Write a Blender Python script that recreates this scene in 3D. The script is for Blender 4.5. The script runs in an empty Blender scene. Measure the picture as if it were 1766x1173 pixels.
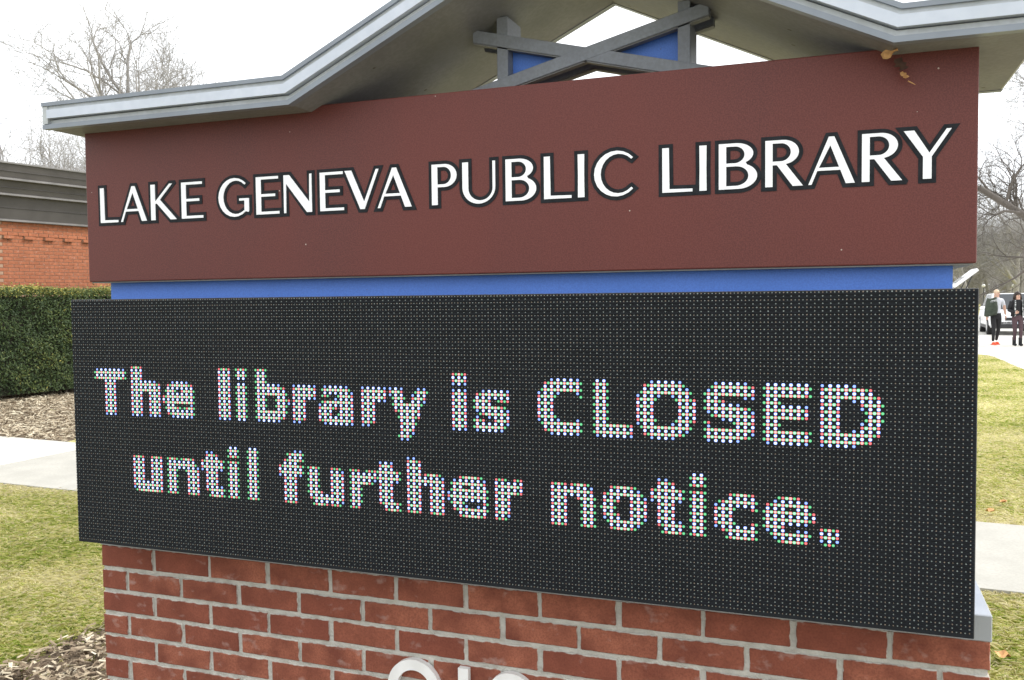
import bpy, bmesh, math, random
import numpy as np
from mathutils import Vector, Matrix
from mathutils.geometry import delaunay_2d_cdt

random.seed(7)
rng = np.random.default_rng(7)
SC = bpy.context.scene
COL = SC.collection

# ------------------------------------------------------------------ camera
H0 = 1.63                                   # height of the display's top edge above the ground
CAM = Vector((0.932, -1.993, H0 - 0.0107))
FWD = Vector((-0.34927, 0.93589, -0.04615)).normalized()
RGT = Vector((0.93700, 0.34915, -0.01086)).normalized()
UPV = RGT.cross(FWD).normalized()
RGT = FWD.cross(UPV).normalized()
FPX = 1546.0                                # focal length in photograph pixels (1766 wide)
cd = bpy.data.cameras.new('camera')
cd.sensor_width = 36.0
cd.lens = 36.0 * FPX / 1766.0
cd.clip_start = 0.05
cd.clip_end = 2000
cam = bpy.data.objects.new('camera', cd)
COL.objects.link(cam)
m = Matrix.Identity(4)
for i in range(3):
    m[i][0] = RGT[i]; m[i][1] = UPV[i]; m[i][2] = -FWD[i]; m[i][3] = CAM[i]
cam.matrix_world = m
SC.camera = cam

# ------------------------------------------------------------------ sky, sun, exposure
w = bpy.data.worlds.new('World'); SC.world = w; w.use_nodes = True
nt = w.node_tree; nt.nodes.clear()
out = nt.nodes.new('ShaderNodeOutputWorld'); bg = nt.nodes.new('ShaderNodeBackground')
sky = nt.nodes.new('ShaderNodeTexSky'); sky.sky_type = 'NISHITA'; sky.sun_disc = False
SUN_EL, SUN_AZ = math.radians(48), math.radians(68)      # azimuth from +Y: high, to the right of and slightly behind the sign
sky.sun_elevation = SUN_EL; sky.sun_rotation = SUN_AZ
sky.air_density = 1.0; sky.dust_density = 4.0
hs = nt.nodes.new('ShaderNodeHueSaturation'); hs.inputs['Saturation'].default_value = 0.35
mx = nt.nodes.new('ShaderNodeMix'); mx.data_type = 'RGBA'; mx.inputs[0].default_value = 0.88
# thin bright overcast, very slightly uneven
tc = nt.nodes.new('ShaderNodeTexCoord'); nz = nt.nodes.new('ShaderNodeTexNoise'); nz.inputs['Scale'].default_value = 2.2
nz.inputs['Detail'].default_value = 4
rp = nt.nodes.new('ShaderNodeValToRGB')
rp.color_ramp.elements[0].position = 0.3; rp.color_ramp.elements[0].color = (0.84, 0.89, 0.95, 1)
rp.color_ramp.elements[1].position = 0.7; rp.color_ramp.elements[1].color = (1.0, 1.0, 1.0, 1)
sc_ = nt.nodes.new('ShaderNodeVectorMath'); sc_.operation = 'SCALE'; sc_.inputs['Scale'].default_value = 10.5
nt.links.new(tc.outputs['Generated'], nz.inputs['Vector']); nt.links.new(nz.outputs['Fac'], rp.inputs['Fac'])
nt.links.new(rp.outputs['Color'], sc_.inputs[0])
nt.links.new(sky.outputs['Color'], hs.inputs['Color']); nt.links.new(hs.outputs['Color'], mx.inputs[6])
nt.links.new(sc_.outputs[0], mx.inputs[7]); nt.links.new(mx.outputs[2], bg.inputs['Color'])
bg.inputs['Strength'].default_value = 0.1
nt.links.new(bg.outputs[0], out.inputs['Surface'])
sl = bpy.data.lights.new('sun', 'SUN'); sl.energy = 1.5; sl.angle = math.radians(20); sl.color = (1.0, 0.96, 0.9)
so = bpy.data.objects.new('sun', sl); COL.objects.link(so)
sd = Vector((math.sin(SUN_AZ) * math.cos(SUN_EL), math.cos(SUN_AZ) * math.cos(SUN_EL), math.sin(SUN_EL)))
so.rotation_euler = sd.to_track_quat('Z', 'Y').to_euler()
so.location = (0, 0, 30)
SC.view_settings.view_transform = 'Standard'; SC.view_settings.look = 'None'
SC.view_settings.exposure = 1.1; SC.view_settings.gamma = 1.0; SC.view_settings.use_curve_mapping = False
SC.cycles.use_denoising = True; SC.cycles.denoiser = 'OPENIMAGEDENOISE'
SC.cycles.max_bounces = 6; SC.cycles.diffuse_bounces = 3; SC.cycles.glossy_bounces = 3
SC.cycles.transparent_max_bounces = 8

# ------------------------------------------------------------------ helpers
def ray(u, v):
    return FWD + RGT * ((u - 883.0) / FPX) - UPV * ((v - 586.5) / FPX)
def ground_at(u, v, z=0.0):
    d = ray(u, v); return CAM + d * ((z - CAM.z) / d.z)
def depth_at(u, v, k):
    return CAM + ray(u, v) * k

def tag(o, label=None, cat=None, group=None, kind=None):
    if label: o['label'] = label
    if cat: o['category'] = cat
    if group: o['group'] = group
    if kind: o['kind'] = kind
    return o
def empty(name, loc=(0, 0, 0), rz=0.0):
    o = bpy.data.objects.new(name, None); o.empty_display_size = 0.2
    o.location = loc; o.rotation_euler = (0, 0, rz); COL.objects.link(o); return o
def link(name, me, parent=None, loc=None, rot=None):
    o = bpy.data.objects.new(name, me); COL.objects.link(o)
    if parent: o.parent = parent
    if loc is not None: o.location = loc
    if rot is not None: o.rotation_euler = rot
    return o
def copy_tree(o, parent=None):
    c = o.copy(); COL.objects.link(c); c.parent = parent
    for ch in o.children: copy_tree(ch, c)
    return c

class MB:
    """collects polygons; build() links them as one mesh object"""
    def __init__(s, off=(0, 0, 0)):
        s.v = []; s.f = []; s.mi = []; s.off = Vector(off)
    def face_loop(s, pts, mi=0):
        b = len(s.v); s.v += [Vector(p) - s.off for p in pts]; s.f.append(list(range(b, b + len(pts)))); s.mi.append(mi)
    def box(s, x0, x1, y0, y1, z0, z1, mi=0):
        b = len(s.v)
        s.v += [Vector((x, y, z)) - s.off for z in (z0, z1) for y in (y0, y1) for x in (x0, x1)]
        for q in ((0, 2, 3, 1), (4, 5, 7, 6), (0, 1, 5, 4), (2, 6, 7, 3), (0, 4, 6, 2), (1, 3, 7, 5)):
            s.f.append([b + i for i in q]); s.mi.append(mi)
        return s
    def prism(s, poly, y0, y1, mi=0):
        """poly: list of (x,z) counter-clockwise seen from -Y, extruded along Y"""
        n = len(poly); b = len(s.v)
        s.v += [Vector((x, y0, z)) - s.off for x, z in poly] + [Vector((x, y1, z)) - s.off for x, z in poly]
        s.f.append([b + i for i in range(n)]); s.mi.append(mi)
        s.f.append([b + n + i for i in reversed(range(n))]); s.mi.append(mi)
        for i in range(n):
            j = (i + 1) % n
            s.f.append([b + i, b + n + i, b + n + j, b + j]); s.mi.append(mi)
        return s
    def hull8(s, p, mi=0):
        """p: 4 bottom pts (ccw from above) then 4 top pts"""
        b = len(s.v); s.v += [Vector(q) - s.off for q in p]
        for q in ((3, 2, 1, 0), (4, 5, 6, 7), (0, 1, 5, 4), (1, 2, 6, 5), (2, 3, 7, 6), (3, 0, 4, 7)):
            s.f.append([b + i for i in q]); s.mi.append(mi)
    def tube(s, p0, p1, r0, r1, n=8, mi=0, caps=True):
        p0 = Vector(p0); p1 = Vector(p1); d = (p1 - p0)
        if d.length < 1e-7: return
        d.normalize(); a = d.orthogonal().normalized(); c = d.cross(a); b = len(s.v)
        for p, r in ((p0, r0), (p1, r1)):
            for i in range(n):
                t = 2 * math.pi * i / n; s.v.append(p + a * (r * math.cos(t)) + c * (r * math.sin(t)) - s.off)
        for i in range(n):
            j = (i + 1) % n; s.f.append([b + i, b + j, b + n + j, b + n + i]); s.mi.append(mi)
        if caps:
            s.f.append([b + i for i in reversed(range(n))]); s.mi.append(mi)
            s.f.append([b + n + i for i in range(n)]); s.mi.append(mi)
    def ball(s, c, r, n=10, m_=6, mi=0, sc=(1, 1, 1)):
        b = len(s.v); c = Vector(c)
        for j in range(m_ + 1):
            ph = math.pi * j / m_
            for i in range(n):
                t = 2 * math.pi * i / n
                s.v.append(c + Vector((r * sc[0] * math.sin(ph) * math.cos(t), r * sc[1] * math.sin(ph) * math.sin(t), r * sc[2] * math.cos(ph))) - s.off)
        for j in range(m_):
            for i in range(n):
                k = (i + 1) % n
                s.f.append([b + j * n + i, b + (j + 1) * n + i, b + (j + 1) * n + k, b + j * n + k]); s.mi.append(mi)
    def mesh(s, name, mats, smooth=False, bevel=0.0, segs=2, fix=True):
        me = bpy.data.meshes.new(name)
        me.from_pydata([tuple(v) for v in s.v], [], s.f)
        for mt in (mats if isinstance(mats, (list, tuple)) else [mats]): me.materials.append(mt)
        me.polygons.foreach_set('material_index', s.mi)
        bm = bmesh.new(); bm.from_mesh(me)
        if bevel > 0 or smooth:
            bmesh.ops.remove_doubles(bm, verts=bm.verts, dist=1e-5)
        if fix: bmesh.ops.recalc_face_normals(bm, faces=bm.faces)
        if bevel > 0:
            bmesh.ops.bevel(bm, geom=[e for e in bm.edges if len(e.link_faces) == 2 and e.calc_face_angle(0) > 0.5], offset=bevel, segments=segs, affect='EDGES', profile=0.5)
        if smooth:
            for f in bm.faces: f.smooth = True
        bm.to_mesh(me); bm.free(); me.update(); return me
    def build(s, name, mats, parent=None, **k):
        o = link(name, s.mesh(name, mats, **k), parent)
        if not parent and s.off.length > 0: o.location = s.off
        return o

def np_mesh(name, verts, faces_n, idx, mat, attr=None):
    """fast mesh: verts (N,3), constant faces_n corners per face"""
    me = bpy.data.meshes.new(name)
    nf = len(idx) // faces_n
    me.vertices.add(len(verts)); me.vertices.foreach_set('co', np.asarray(verts, np.float32).ravel())
    me.loops.add(len(idx)); me.loops.foreach_set('vertex_index', np.asarray(idx, np.int32).ravel())
    me.polygons.add(nf); me.polygons.foreach_set('loop_start', np.arange(0, nf * faces_n, faces_n, dtype=np.int32))
    me.update(calc_edges=True)
    if attr is not None:
        a = me.attributes.new('tint', 'FLOAT', 'POINT'); a.data.foreach_set('value', np.asarray(attr, np.float32))
    me.materials.append(mat); me.validate(); return me

# ------------------------------------------------------------------ materials
def _n(nt, t, **k):
    n = nt.nodes.new(t)
    for a, b in k.items(): setattr(n, a, b)
    return n
def base_mat(name, rough=0.6, metallic=0.0, spec=0.5):
    mt = bpy.data.materials.new(name); mt.use_nodes = True
    b = mt.node_tree.nodes['Principled BSDF']
    b.inputs['Roughness'].default_value = rough; b.inputs['Metallic'].default_value = metallic
    b.inputs['Specular IOR Level'].default_value = spec
    return mt, mt.node_tree, b
def noise_fac(nt, scale, lo, hi, detail=3, coord='Object', stretch=None, obj_random=False):
    tc = _n(nt, 'ShaderNodeTexCoord'); src = tc.outputs[coord]
    if stretch:
        mp = _n(nt, 'ShaderNodeMapping'); mp.inputs['Scale'].default_value = stretch
        nt.links.new(src, mp.inputs[0]); src = mp.outputs[0]
    if obj_random:
        oi = _n(nt, 'ShaderNodeObjectInfo'); mu = _n(nt, 'ShaderNodeMath', operation='MULTIPLY'); mu.inputs[1].default_value = 37.0
        ad = _n(nt, 'ShaderNodeVectorMath', operation='ADD')
        nt.links.new(oi.outputs['Random'], mu.inputs[0]); nt.links.new(src, ad.inputs[0]); nt.links.new(mu.outputs[0], ad.inputs[1]); src = ad.outputs[0]
    nz = _n(nt, 'ShaderNodeTexNoise'); nz.inputs['Scale'].default_value = scale; nz.inputs['Detail'].default_value = detail
    nt.links.new(src, nz.inputs['Vector'])
    mr = _n(nt, 'ShaderNodeMapRange'); mr.inputs['From Min'].default_value = lo; mr.inputs['From Max'].default_value = hi
    nt.links.new(nz.outputs['Fac'], mr.inputs['Value']); return mr.outputs[0]
def mixc(nt, fac, a, b):
    mx = _n(nt, 'ShaderNodeMix', data_type='RGBA')
    for s, v in ((0, fac), (6, a), (7, b)):
        if isinstance(v, (float, int)): mx.inputs[s].default_value = v
        elif isinstance(v, tuple): mx.inputs[s].default_value = v if len(v) == 4 else v + (1,)
        else: nt.links.new(v, mx.inputs[s])
    return mx.outputs[2]
def bump(nt, b, fac, strength, dist=0.002):
    bp = _n(nt, 'ShaderNodeBump'); bp.inputs['Strength'].default_value = strength; bp.inputs['Distance'].default_value = dist
    nt.links.new(fac, bp.inputs['Height']); nt.links.new(bp.outputs[0], b.inputs['Normal'])
def surf(name, c1, c2=None, rough=0.6, scale=20.0, lo=0.35, hi=0.65, metallic=0.0, bmp=0.0, bscale=None, bdist=0.002, spec=0.4, stretch=None, fine=None, specks=None):
    mt, nt, b = base_mat(name, rough, metallic, spec)
    if c2 is None: c2 = tuple(x * 0.8 for x in c1)
    f = noise_fac(nt, scale, lo, hi, stretch=stretch)
    col = mixc(nt, f, c1, c2)
    if fine:
        f2 = noise_fac(nt, fine[0], 0.38, 0.62, detail=2); col = mixc(nt, f2, col, fine[1]) if len(fine) == 2 else col
        if len(fine) == 3:
            mu = _n(nt, 'ShaderNodeMath', operation='MULTIPLY'); mu.inputs[1].default_value = fine[2]; nt.links.new(f2, mu.inputs[0])
            col = mixc(nt, mu.outputs[0], mixc(nt, f, c1, c2), fine[1])
    if specks:                                   # (scale, threshold, colour): small stains with their own shape
        tc = _n(nt, 'ShaderNodeTexCoord'); vo = _n(nt, 'ShaderNodeTexVoronoi'); vo.inputs['Scale'].default_value = specks[0]
        nt.links.new(tc.outputs['Object'], vo.inputs['Vector'])
        lt = _n(nt, 'ShaderNodeMath', operation='LESS_THAN'); lt.inputs[1].default_value = specks[1]; nt.links.new(vo.outputs['Distance'], lt.inputs[0])
        sx = _n(nt, 'ShaderNodeSeparateColor'); nt.links.new(vo.outputs['Color'], sx.inputs[0])
        gt = _n(nt, 'ShaderNodeMath', operation='GREATER_THAN'); gt.inputs[1].default_value = 0.75; nt.links.new(sx.outputs[0], gt.inputs[0])
        mu = _n(nt, 'ShaderNodeMath', operation='MULTIPLY'); nt.links.new(lt.outputs[0], mu.inputs[0]); nt.links.new(gt.outputs[0], mu.inputs[1])
        col = mixc(nt, mu.outputs[0], col, specks[2])
    nt.links.new(col, b.inputs['Base Color'])
    if bmp > 0: bump(nt, b, noise_fac(nt, bscale or scale * 3, 0.2, 0.8, detail=5), bmp, bdist)
    return mt
def tint_mat(name, stops, rough=0.8, trans=0.0):
    mt, nt, b = base_mat(name, rough, 0, 0.25)
    at = _n(nt, 'ShaderNodeAttribute', attribute_name='tint'); rp = _n(nt, 'ShaderNodeValToRGB')
    el = rp.color_ramp.elements
    el[0].position = stops[0][0]; el[0].color = stops[0][1] + (1,)
    el[1].position = stops[-1][0]; el[1].color = stops[-1][1] + (1,)
    for p, c in stops[1:-1]:
        e = el.new(p); e.color = c + (1,)
    nt.links.new(at.outputs['Fac'], rp.inputs['Fac']); nt.links.new(rp.outputs['Color'], b.inputs['Base Color'])
    if trans > 0:
        tr = _n(nt, 'ShaderNodeBsdfTranslucent'); ms = _n(nt, 'ShaderNodeMixShader'); ms.inputs[0].default_value = trans
        nt.links.new(rp.outputs['Color'], tr.inputs['Color']); nt.links.new(b.outputs[0], ms.inputs[1]); nt.links.new(tr.outputs[0], ms.inputs[2])
        nt.links.new(ms.outputs[0], nt.nodes['Material Output'].inputs['Surface'])
    return mt
def brick_mat(name, hx, hz, c1, c2, mort, smear=0.0030):
    mt, nt, b = base_mat(name, 0.85, 0, 0.25)
    f = noise_fac(nt, 14, 0.3, 0.7, detail=5, obj_random=True)
    oi = _n(nt, 'ShaderNodeObjectInfo')
    ca = mixc(nt, oi.outputs['Random'], c1, c2)
    col = mixc(nt, f, ca, tuple(x * 0.72 for x in c2))
    g = noise_fac(nt, 220, 0.40, 0.75, detail=2, obj_random=True)
    mu = _n(nt, 'ShaderNodeMath', operation='MULTIPLY'); mu.inputs[1].default_value = 0.55; nt.links.new(g, mu.inputs[0])
    col = mixc(nt, mu.outputs[0], col, tuple(x * 0.5 for x in c2))
    # pale salt bloom
    e = noise_fac(nt, 30, 0.60, 0.84, detail=10, obj_random=True, stretch=(0.7, 1, 1))
    mu2 = _n(nt, 'ShaderNodeMath', operation='MULTIPLY'); mu2.inputs[1].default_value = 0.5; nt.links.new(e, mu2.inputs[0])
    col = mixc(nt, mu2.outputs[0], col, (0.55, 0.46, 0.42))
    # mortar smeared over the arrises
    tc = _n(nt, 'ShaderNodeTexCoord'); sx = _n(nt, 'ShaderNodeSeparateXYZ'); nt.links.new(tc.outputs['Object'], sx.inputs[0])
    def edge(o, h):
        a = _n(nt, 'ShaderNodeMath', operation='ABSOLUTE'); nt.links.new(o, a.inputs[0])
        s = _n(nt, 'ShaderNodeMath', operation='SUBTRACT'); s.inputs[0].default_value = h; nt.links.new(a.outputs[0], s.inputs[1]); return s.outputs[0]
    mn = _n(nt, 'ShaderNodeMath', operation='MINIMUM'); nt.links.new(edge(sx.outputs[0], hx), mn.inputs[0]); nt.links.new(edge(sx.outputs[2], hz), mn.inputs[1])
    ns = noise_fac(nt, 38, 0.38, 0.85, detail=6, obj_random=True)
    m3 = _n(nt, 'ShaderNodeMath', operation='MULTIPLY'); m3.inputs[1].default_value = smear * 1.6; nt.links.new(ns, m3.inputs[0])
    sb = _n(nt, 'ShaderNodeMath', operation='SUBTRACT'); nt.links.new(m3.outputs[0], sb.inputs[0]); nt.links.new(mn.outputs[0], sb.inputs[1])
    mr = _n(nt, 'ShaderNodeMapRange'); mr.inputs['From Min'].default_value = -0.0005; mr.inputs['From Max'].default_value = 0.0015; nt.links.new(sb.outputs[0], mr.inputs['Value'])
    col = mixc(nt, mr.outputs[0], col, mort)
    nt.links.new(col, b.inputs['Base Color'])
    bump(nt, b, noise_fac(nt, 120, 0.2, 0.8, detail=6, obj_random=True), 0.5, 0.0015)
    return mt
def emit_mat(name, c, s):
    mt, nt, b = base_mat(name, 0.4)
    b.inputs['Base Color'].default_value = (0.1, 0.1, 0.1, 1)
    b.inputs['Emission Color'].default_value = c + (1,); b.inputs['Emission Strength'].default_value = s
    mt.cycles.emission_sampling = 'NONE'
    return mt

M = {}
M['red'] = surf('header_paint', (0.106, 0.0250, 0.0200), (0.076, 0.0230, 0.0212), 0.5, 1.6, stretch=(1.6, 1.6, 0.45), bmp=0.10, bscale=500, bdist=0.0006, spec=0.3, fine=(330, (0.145, 0.040, 0.034), 0.7), specks=(26, 0.05, (0.42, 0.36, 0.32)))
M['white'] = surf('letter_white', (0.90, 0.92, 0.95), (0.84, 0.86, 0.89), 0.4, 30)
M['outline'] = surf('letter_black', (0.010, 0.012, 0.015), (0.018, 0.020, 0.024), 0.6, 60, spec=0.15)
M['blue'] = surf('blue_paint', (0.075, 0.195, 0.62), (0.085, 0.21, 0.66), 0.5, 6, bmp=0.08, bscale=400, bdist=0.0005, fine=(300, (0.06, 0.15, 0.5), 0.5), specks=(38, 0.045, (0.10, 0.09, 0.09)))
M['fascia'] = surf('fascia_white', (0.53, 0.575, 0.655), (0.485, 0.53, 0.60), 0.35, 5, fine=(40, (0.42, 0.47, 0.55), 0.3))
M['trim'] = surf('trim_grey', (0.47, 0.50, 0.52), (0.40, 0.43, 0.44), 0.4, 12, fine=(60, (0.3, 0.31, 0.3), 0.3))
M['lip'] = surf('trim_lip', (0.22, 0.25, 0.29), (0.19, 0.215, 0.25), 0.4, 12)
M['soffit'] = surf('soffit_metal', (0.235, 0.238, 0.235), (0.185, 0.188, 0.188), 0.6, 7, fine=(90, (0.14, 0.14, 0.135), 0.35), specks=(16, 0.09, (0.10, 0.09, 0.07)))
M['roofsheet'] = surf('roof_sheet', (0.32, 0.34, 0.35), (0.25, 0.27, 0.28), 0.4, 8)
M['steel'] = surf('brace_grey', (0.22, 0.24, 0.265), (0.19, 0.205, 0.23), 0.5, 14, fine=(120, (0.15, 0.16, 0.17), 0.4))
M['cap'] = surf('cap_metal', (0.36, 0.38, 0.40), (0.31, 0.33, 0.35), 0.35, 10, metallic=0.2)
M['ledface'] = surf('display_face', (0.0075, 0.0098, 0.0135), (0.0055, 0.0072, 0.0098), 0.75, 40, spec=0.3)
M['ledframe'] = surf('display_frame', (0.05, 0.052, 0.055), (0.04, 0.042, 0.045), 0.5, 40)
M['ledoff'] = surf('lens_clear', (0.24, 0.275, 0.27), (0.15, 0.18, 0.175), 0.25, 300, spec=0.6)
M['ledoffr'] = surf('lens_red', (0.22, 0.175, 0.14), (0.16, 0.13, 0.105), 0.25, 300, spec=0.6)
for nm_, rim_, rs_, hot_, hs_ in (('red', (1.0, 0.14, 0.16), 0.55, (1.0, 0.44, 0.40), 0.66), ('green', (0.13, 0.90, 0.34), 0.42, (0.44, 1.0, 0.64), 0.58), ('blue', (0.20, 0.34, 1.0), 0.95, (0.56, 0.68, 1.0), 1.15)):
    M['led_' + nm_] = emit_mat('led_' + nm_, rim_, rs_); M['hot_' + nm_] = emit_mat('led_core_' + nm_, hot_, hs_)
MORT = (0.47, 0.455, 0.41)
M['mortar'] = surf('mortar', MORT, (0.31, 0.295, 0.26), 0.9, 30, bmp=0.9, bscale=90, bdist=0.004, spec=0.2, fine=(60, (0.47, 0.46, 0.42), 0.6))
BR = ((0.365, 0.130, 0.078), (0.235, 0.070, 0.044))
M['brick'] = brick_mat('brick_full', 0.0972, 0.0293, BR[0], BR[1], MORT)
M['brickh'] = brick_mat('brick_half', 0.0462, 0.0293, BR[0], BR[1], MORT)
M['brickt'] = brick_mat('brick_top', 0.0972, 0.0325, BR[0], BR[1], MORT)
M['numeral'] = surf('numeral_white', (0.80, 0.80, 0.79), (0.72, 0.72, 0.70), 0.35, 25)
M['concrete'] = surf('concrete', (0.40, 0.385, 0.345), (0.335, 0.325, 0.29), 0.85, 3, bmp=0.3, bscale=160, bdist=0.002, fine=(55, (0.30, 0.285, 0.25), 0.5), specks=(30, 0.05, (0.28, 0.26, 0.22)))
M['concrete2'] = surf('concrete_pale', (0.50, 0.485, 0.435), (0.44, 0.425, 0.38), 0.85, 3, bmp=0.3, bscale=160, bdist=0.002, fine=(55, (0.40, 0.385, 0.34), 0.5))
M['soil'] = surf('lawn_soil', (0.56, 0.52, 0.26), (0.48, 0.47, 0.19), 0.95, 2.2, bmp=0.8, bscale=40, bdist=0.02, fine=(90, (0.33, 0.29, 0.14), 0.6), spec=0.1)
M['bed'] = surf('bed_soil', (0.13, 0.095, 0.065), (0.09, 0.066, 0.045), 0.95, 9, bmp=0.9, bscale=60, bdist=0.02, fine=(110, (0.22, 0.17, 0.12), 0.6), spec=0.1)
M['grass'] = tint_mat('grass_blades', [(0.0, (0.27, 0.38, 0.06)), (0.36, (0.52, 0.57, 0.15)), (0.56, (0.74, 0.70, 0.32)), (1.0, (0.86, 0.79, 0.54))], trans=0.4)
M['chips'] = tint_mat('bark_chips', [(0.0, (0.08, 0.056, 0.036)), (0.4, (0.22, 0.165, 0.11)), (0.75, (0.42, 0.355, 0.25)), (1.0, (0.60, 0.54, 0.41))])
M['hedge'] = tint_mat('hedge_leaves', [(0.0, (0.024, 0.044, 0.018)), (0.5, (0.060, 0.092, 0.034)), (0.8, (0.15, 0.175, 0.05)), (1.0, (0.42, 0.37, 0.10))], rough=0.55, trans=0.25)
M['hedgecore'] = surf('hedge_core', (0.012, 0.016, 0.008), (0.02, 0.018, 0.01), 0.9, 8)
M['bark'] = surf('bark', (0.16, 0.14, 0.125), (0.10, 0.088, 0.078), 0.9, 6, stretch=(1, 1, 0.2))
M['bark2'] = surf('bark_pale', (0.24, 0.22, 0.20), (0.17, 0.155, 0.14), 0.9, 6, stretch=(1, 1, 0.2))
BB = ((0.44, 0.165, 0.085), (0.37, 0.13, 0.066))
M['bbrick'] = brick_mat('library_brick', 0.098, 0.029, BB[0], BB[1], (0.34, 0.22, 0.15), smear=0.003)
M['bmortar'] = surf('library_mortar', (0.26, 0.13, 0.08), (0.20, 0.10, 0.065), 0.9, 20, bmp=0.4, bscale=60)
M['bronze'] = surf('bronze_metal', (0.070, 0.064, 0.060), (0.055, 0.050, 0.047), 0.38, 3, metallic=0.35, stretch=(1, 1, 1))
M['bronzelip'] = surf('bronze_lip', (0.20, 0.19, 0.185), (0.15, 0.145, 0.14), 0.35, 5, metallic=0.3)

# ================================================================== the ground
def sheet(name, pts, z, mat, thick=None):
    mb = MB()
    if thick:
        n = len(pts); mb.face_loop([(x, y, z) for x, y in pts])
        for i in range(n):
            a = pts[i]; b = pts[(i + 1) % n]
            mb.face_loop([(a[0], a[1], z - thick), (b[0], b[1], z - thick), (b[0], b[1], z), (a[0], a[1], z)])
    else: mb.face_loop([(x, y, z) for x, y in pts])
    return mb
g = MB(); N = 24; S_ = 600
for i in range(N):
    for j in range(N):
        x0 = -S_ + 2 * S_ * i / N; x1 = -S_ + 2 * S_ * (i + 1) / N; y0 = -S_ + 2 * S_ * j / N; y1 = -S_ + 2 * S_ * (j + 1) / N
        g.face_loop([(x0, y0, 0), (x1, y0, 0), (x1, y1, 0), (x0, y1, 0)])
tag(g.build('ground', M['soil'], smooth=True, fix=False), kind='structure')

def round_rect(x0, x1, y0, y1, r, n=7):
    p = []
    for cx, cy, a0 in ((x1 - r, y1 - r, 0), (x0 + r, y1 - r, 90), (x0 + r, y0 + r, 180), (x1 - r, y0 + r, 270)):
        for i in range(n):
            a = math.radians(a0 + 90 * i / (n - 1)); p.append((cx + r * math.cos(a), cy + r * math.sin(a)))
    return p
BED = round_rect(-2.55, 2.2, -2.4, 1.75, 0.55)  # front part is unseen, stretched forward to darken the ground bounce
tag(sheet('planting_bed', BED, 0.004, M['bed']).build('planting_bed', M['bed'], fix=False), kind='structure')

# dark asphalt and edging added unseen behind the camera to cut ground bounce
M['asphalt'] = surf('asphalt', (0.055, 0.055, 0.057), (0.042, 0.042, 0.044), 0.9, 4, bmp=0.5, bscale=120, fine=(160, (0.09, 0.09, 0.09), 0.5))
tag(sheet('added_street', [(-90, -16), (4.4, -16), (4.4, -3.0), (-90, -3.0)], 0.004, M['asphalt']).build('added_street', M['asphalt'], fix=False), kind='structure')
kb = MB(); kb.box(-90, 4.4, -3.0, -2.85, -0.05, 0.12); tag(kb.build('added_kerb', M['concrete'], bevel=0.015), kind='structure')

# walk behind the sign: slabs between two slightly converging edges
walk = empty('footpath', (0, 4.4, 0)); tag(walk, kind='structure')
def edge_near(x): return 3.39 - 0.0615 * (x - 1.7)
def edge_far(x): return 4.97 - 0.094 * (x - 1.9)
joints = [5.0, 3.05, 1.3, -0.45, -2.1, -3.75, -5.4, -6.91, -8.6, -10.3, -12.0, -13.4]
for a, b in zip(joints[:-1], joints[1:]):
    x1 = a - 0.004; x0 = b + 0.004
    pale = a <= -6.9
    p = [(x0, edge_near(x0)), (x1, edge_near(x1)), (x1, edge_far(x1)), (x0, edge_far(x0))]
    zt = 0.022 + random.uniform(-0.002, 0.002)
    mb = sheet('slab', [(x, y - 4.4) for x, y in p], zt, None, thick=0.06)
    mb.build('slab', M['concrete2'] if pale else M['concrete'], walk, fix=False)

# driveway and parking lot at the right
lot = [(4.45, -30), (60, -30), (60, 74), (-30, 74), (-30, 25.2), (3.3, 25.2)]
for i in range(1, 7):
    a = math.radians(90 - 90 * i / 6); lot.append((3.3 + 1.15 * math.cos(a), 23.6 + 1.6 * math.sin(a)))
M['lot'] = surf('concrete_lot', (0.60, 0.585, 0.54), (0.53, 0.515, 0.47), 0.85, 0.6, fine=(8, (0.50, 0.485, 0.44), 0.5))
tag(sheet('driveway', lot, 0.008, M['lot']).build('driveway', M['lot'], fix=False), kind='structure')

# ================================================================== the sign
SY = 0.26
sign = empty('library_sign', (0, SY, 0))
tag(sign, 'library sign with brick base, black LED message board, maroon header and grey gabled roof', 'sign')
SO = Vector((0, SY, 0))
def part(name, mb, mat, parent=None, **k):
    return mb.build(name, mat, parent or sign, **k)
def SM(): return MB(off=SO)

# ---- brick base
BX, BY0, BY1 = 1.2255, 0.132, 0.388
ZB = H0 - 0.757
core = SM(); core.box(-BX + 0.004, BX - 0.004, BY0 + 0.0045, BY1 - 0.0045, -0.05, ZB - 0.003)
base = part('brick_base', core, M['mortar'])
def brick_mesh(name, hx, hy, hz, mat, seed):
    r = random.Random(seed); bm = bmesh.new(); bmesh.ops.create_cube(bm, size=1.0)
    for v in bm.verts:
        v.co = Vector((v.co.x * 2 * hx, v.co.y * 2 * hy, v.co.z * 2 * hz)) + Vector((r.uniform(-1, 1), r.uniform(-0.5, 0.5), r.uniform(-1, 1))) * 0.0012
    bmesh.ops.bevel(bm, geom=bm.edges[:], offset=0.0028, segments=1, affect='EDGES')
    me = bpy.data.meshes.new(name); bm.to_mesh(me); bm.free(); me.materials.append(mat); return me
full = [brick_mesh('brick', 0.0972, 0.045, 0.0293, M['brick'], i) for i in range(6)]
half = [brick_mesh('brick', 0.0462, 0.045, 0.0293, M['brickh'], i) for i in range(3)]
topb = [brick_mesh('brick', 0.0972, 0.045, 0.0325, M['brickt'], i) for i in range(4)]
PITCH, COURSE = 0.2052, 0.0698
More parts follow.
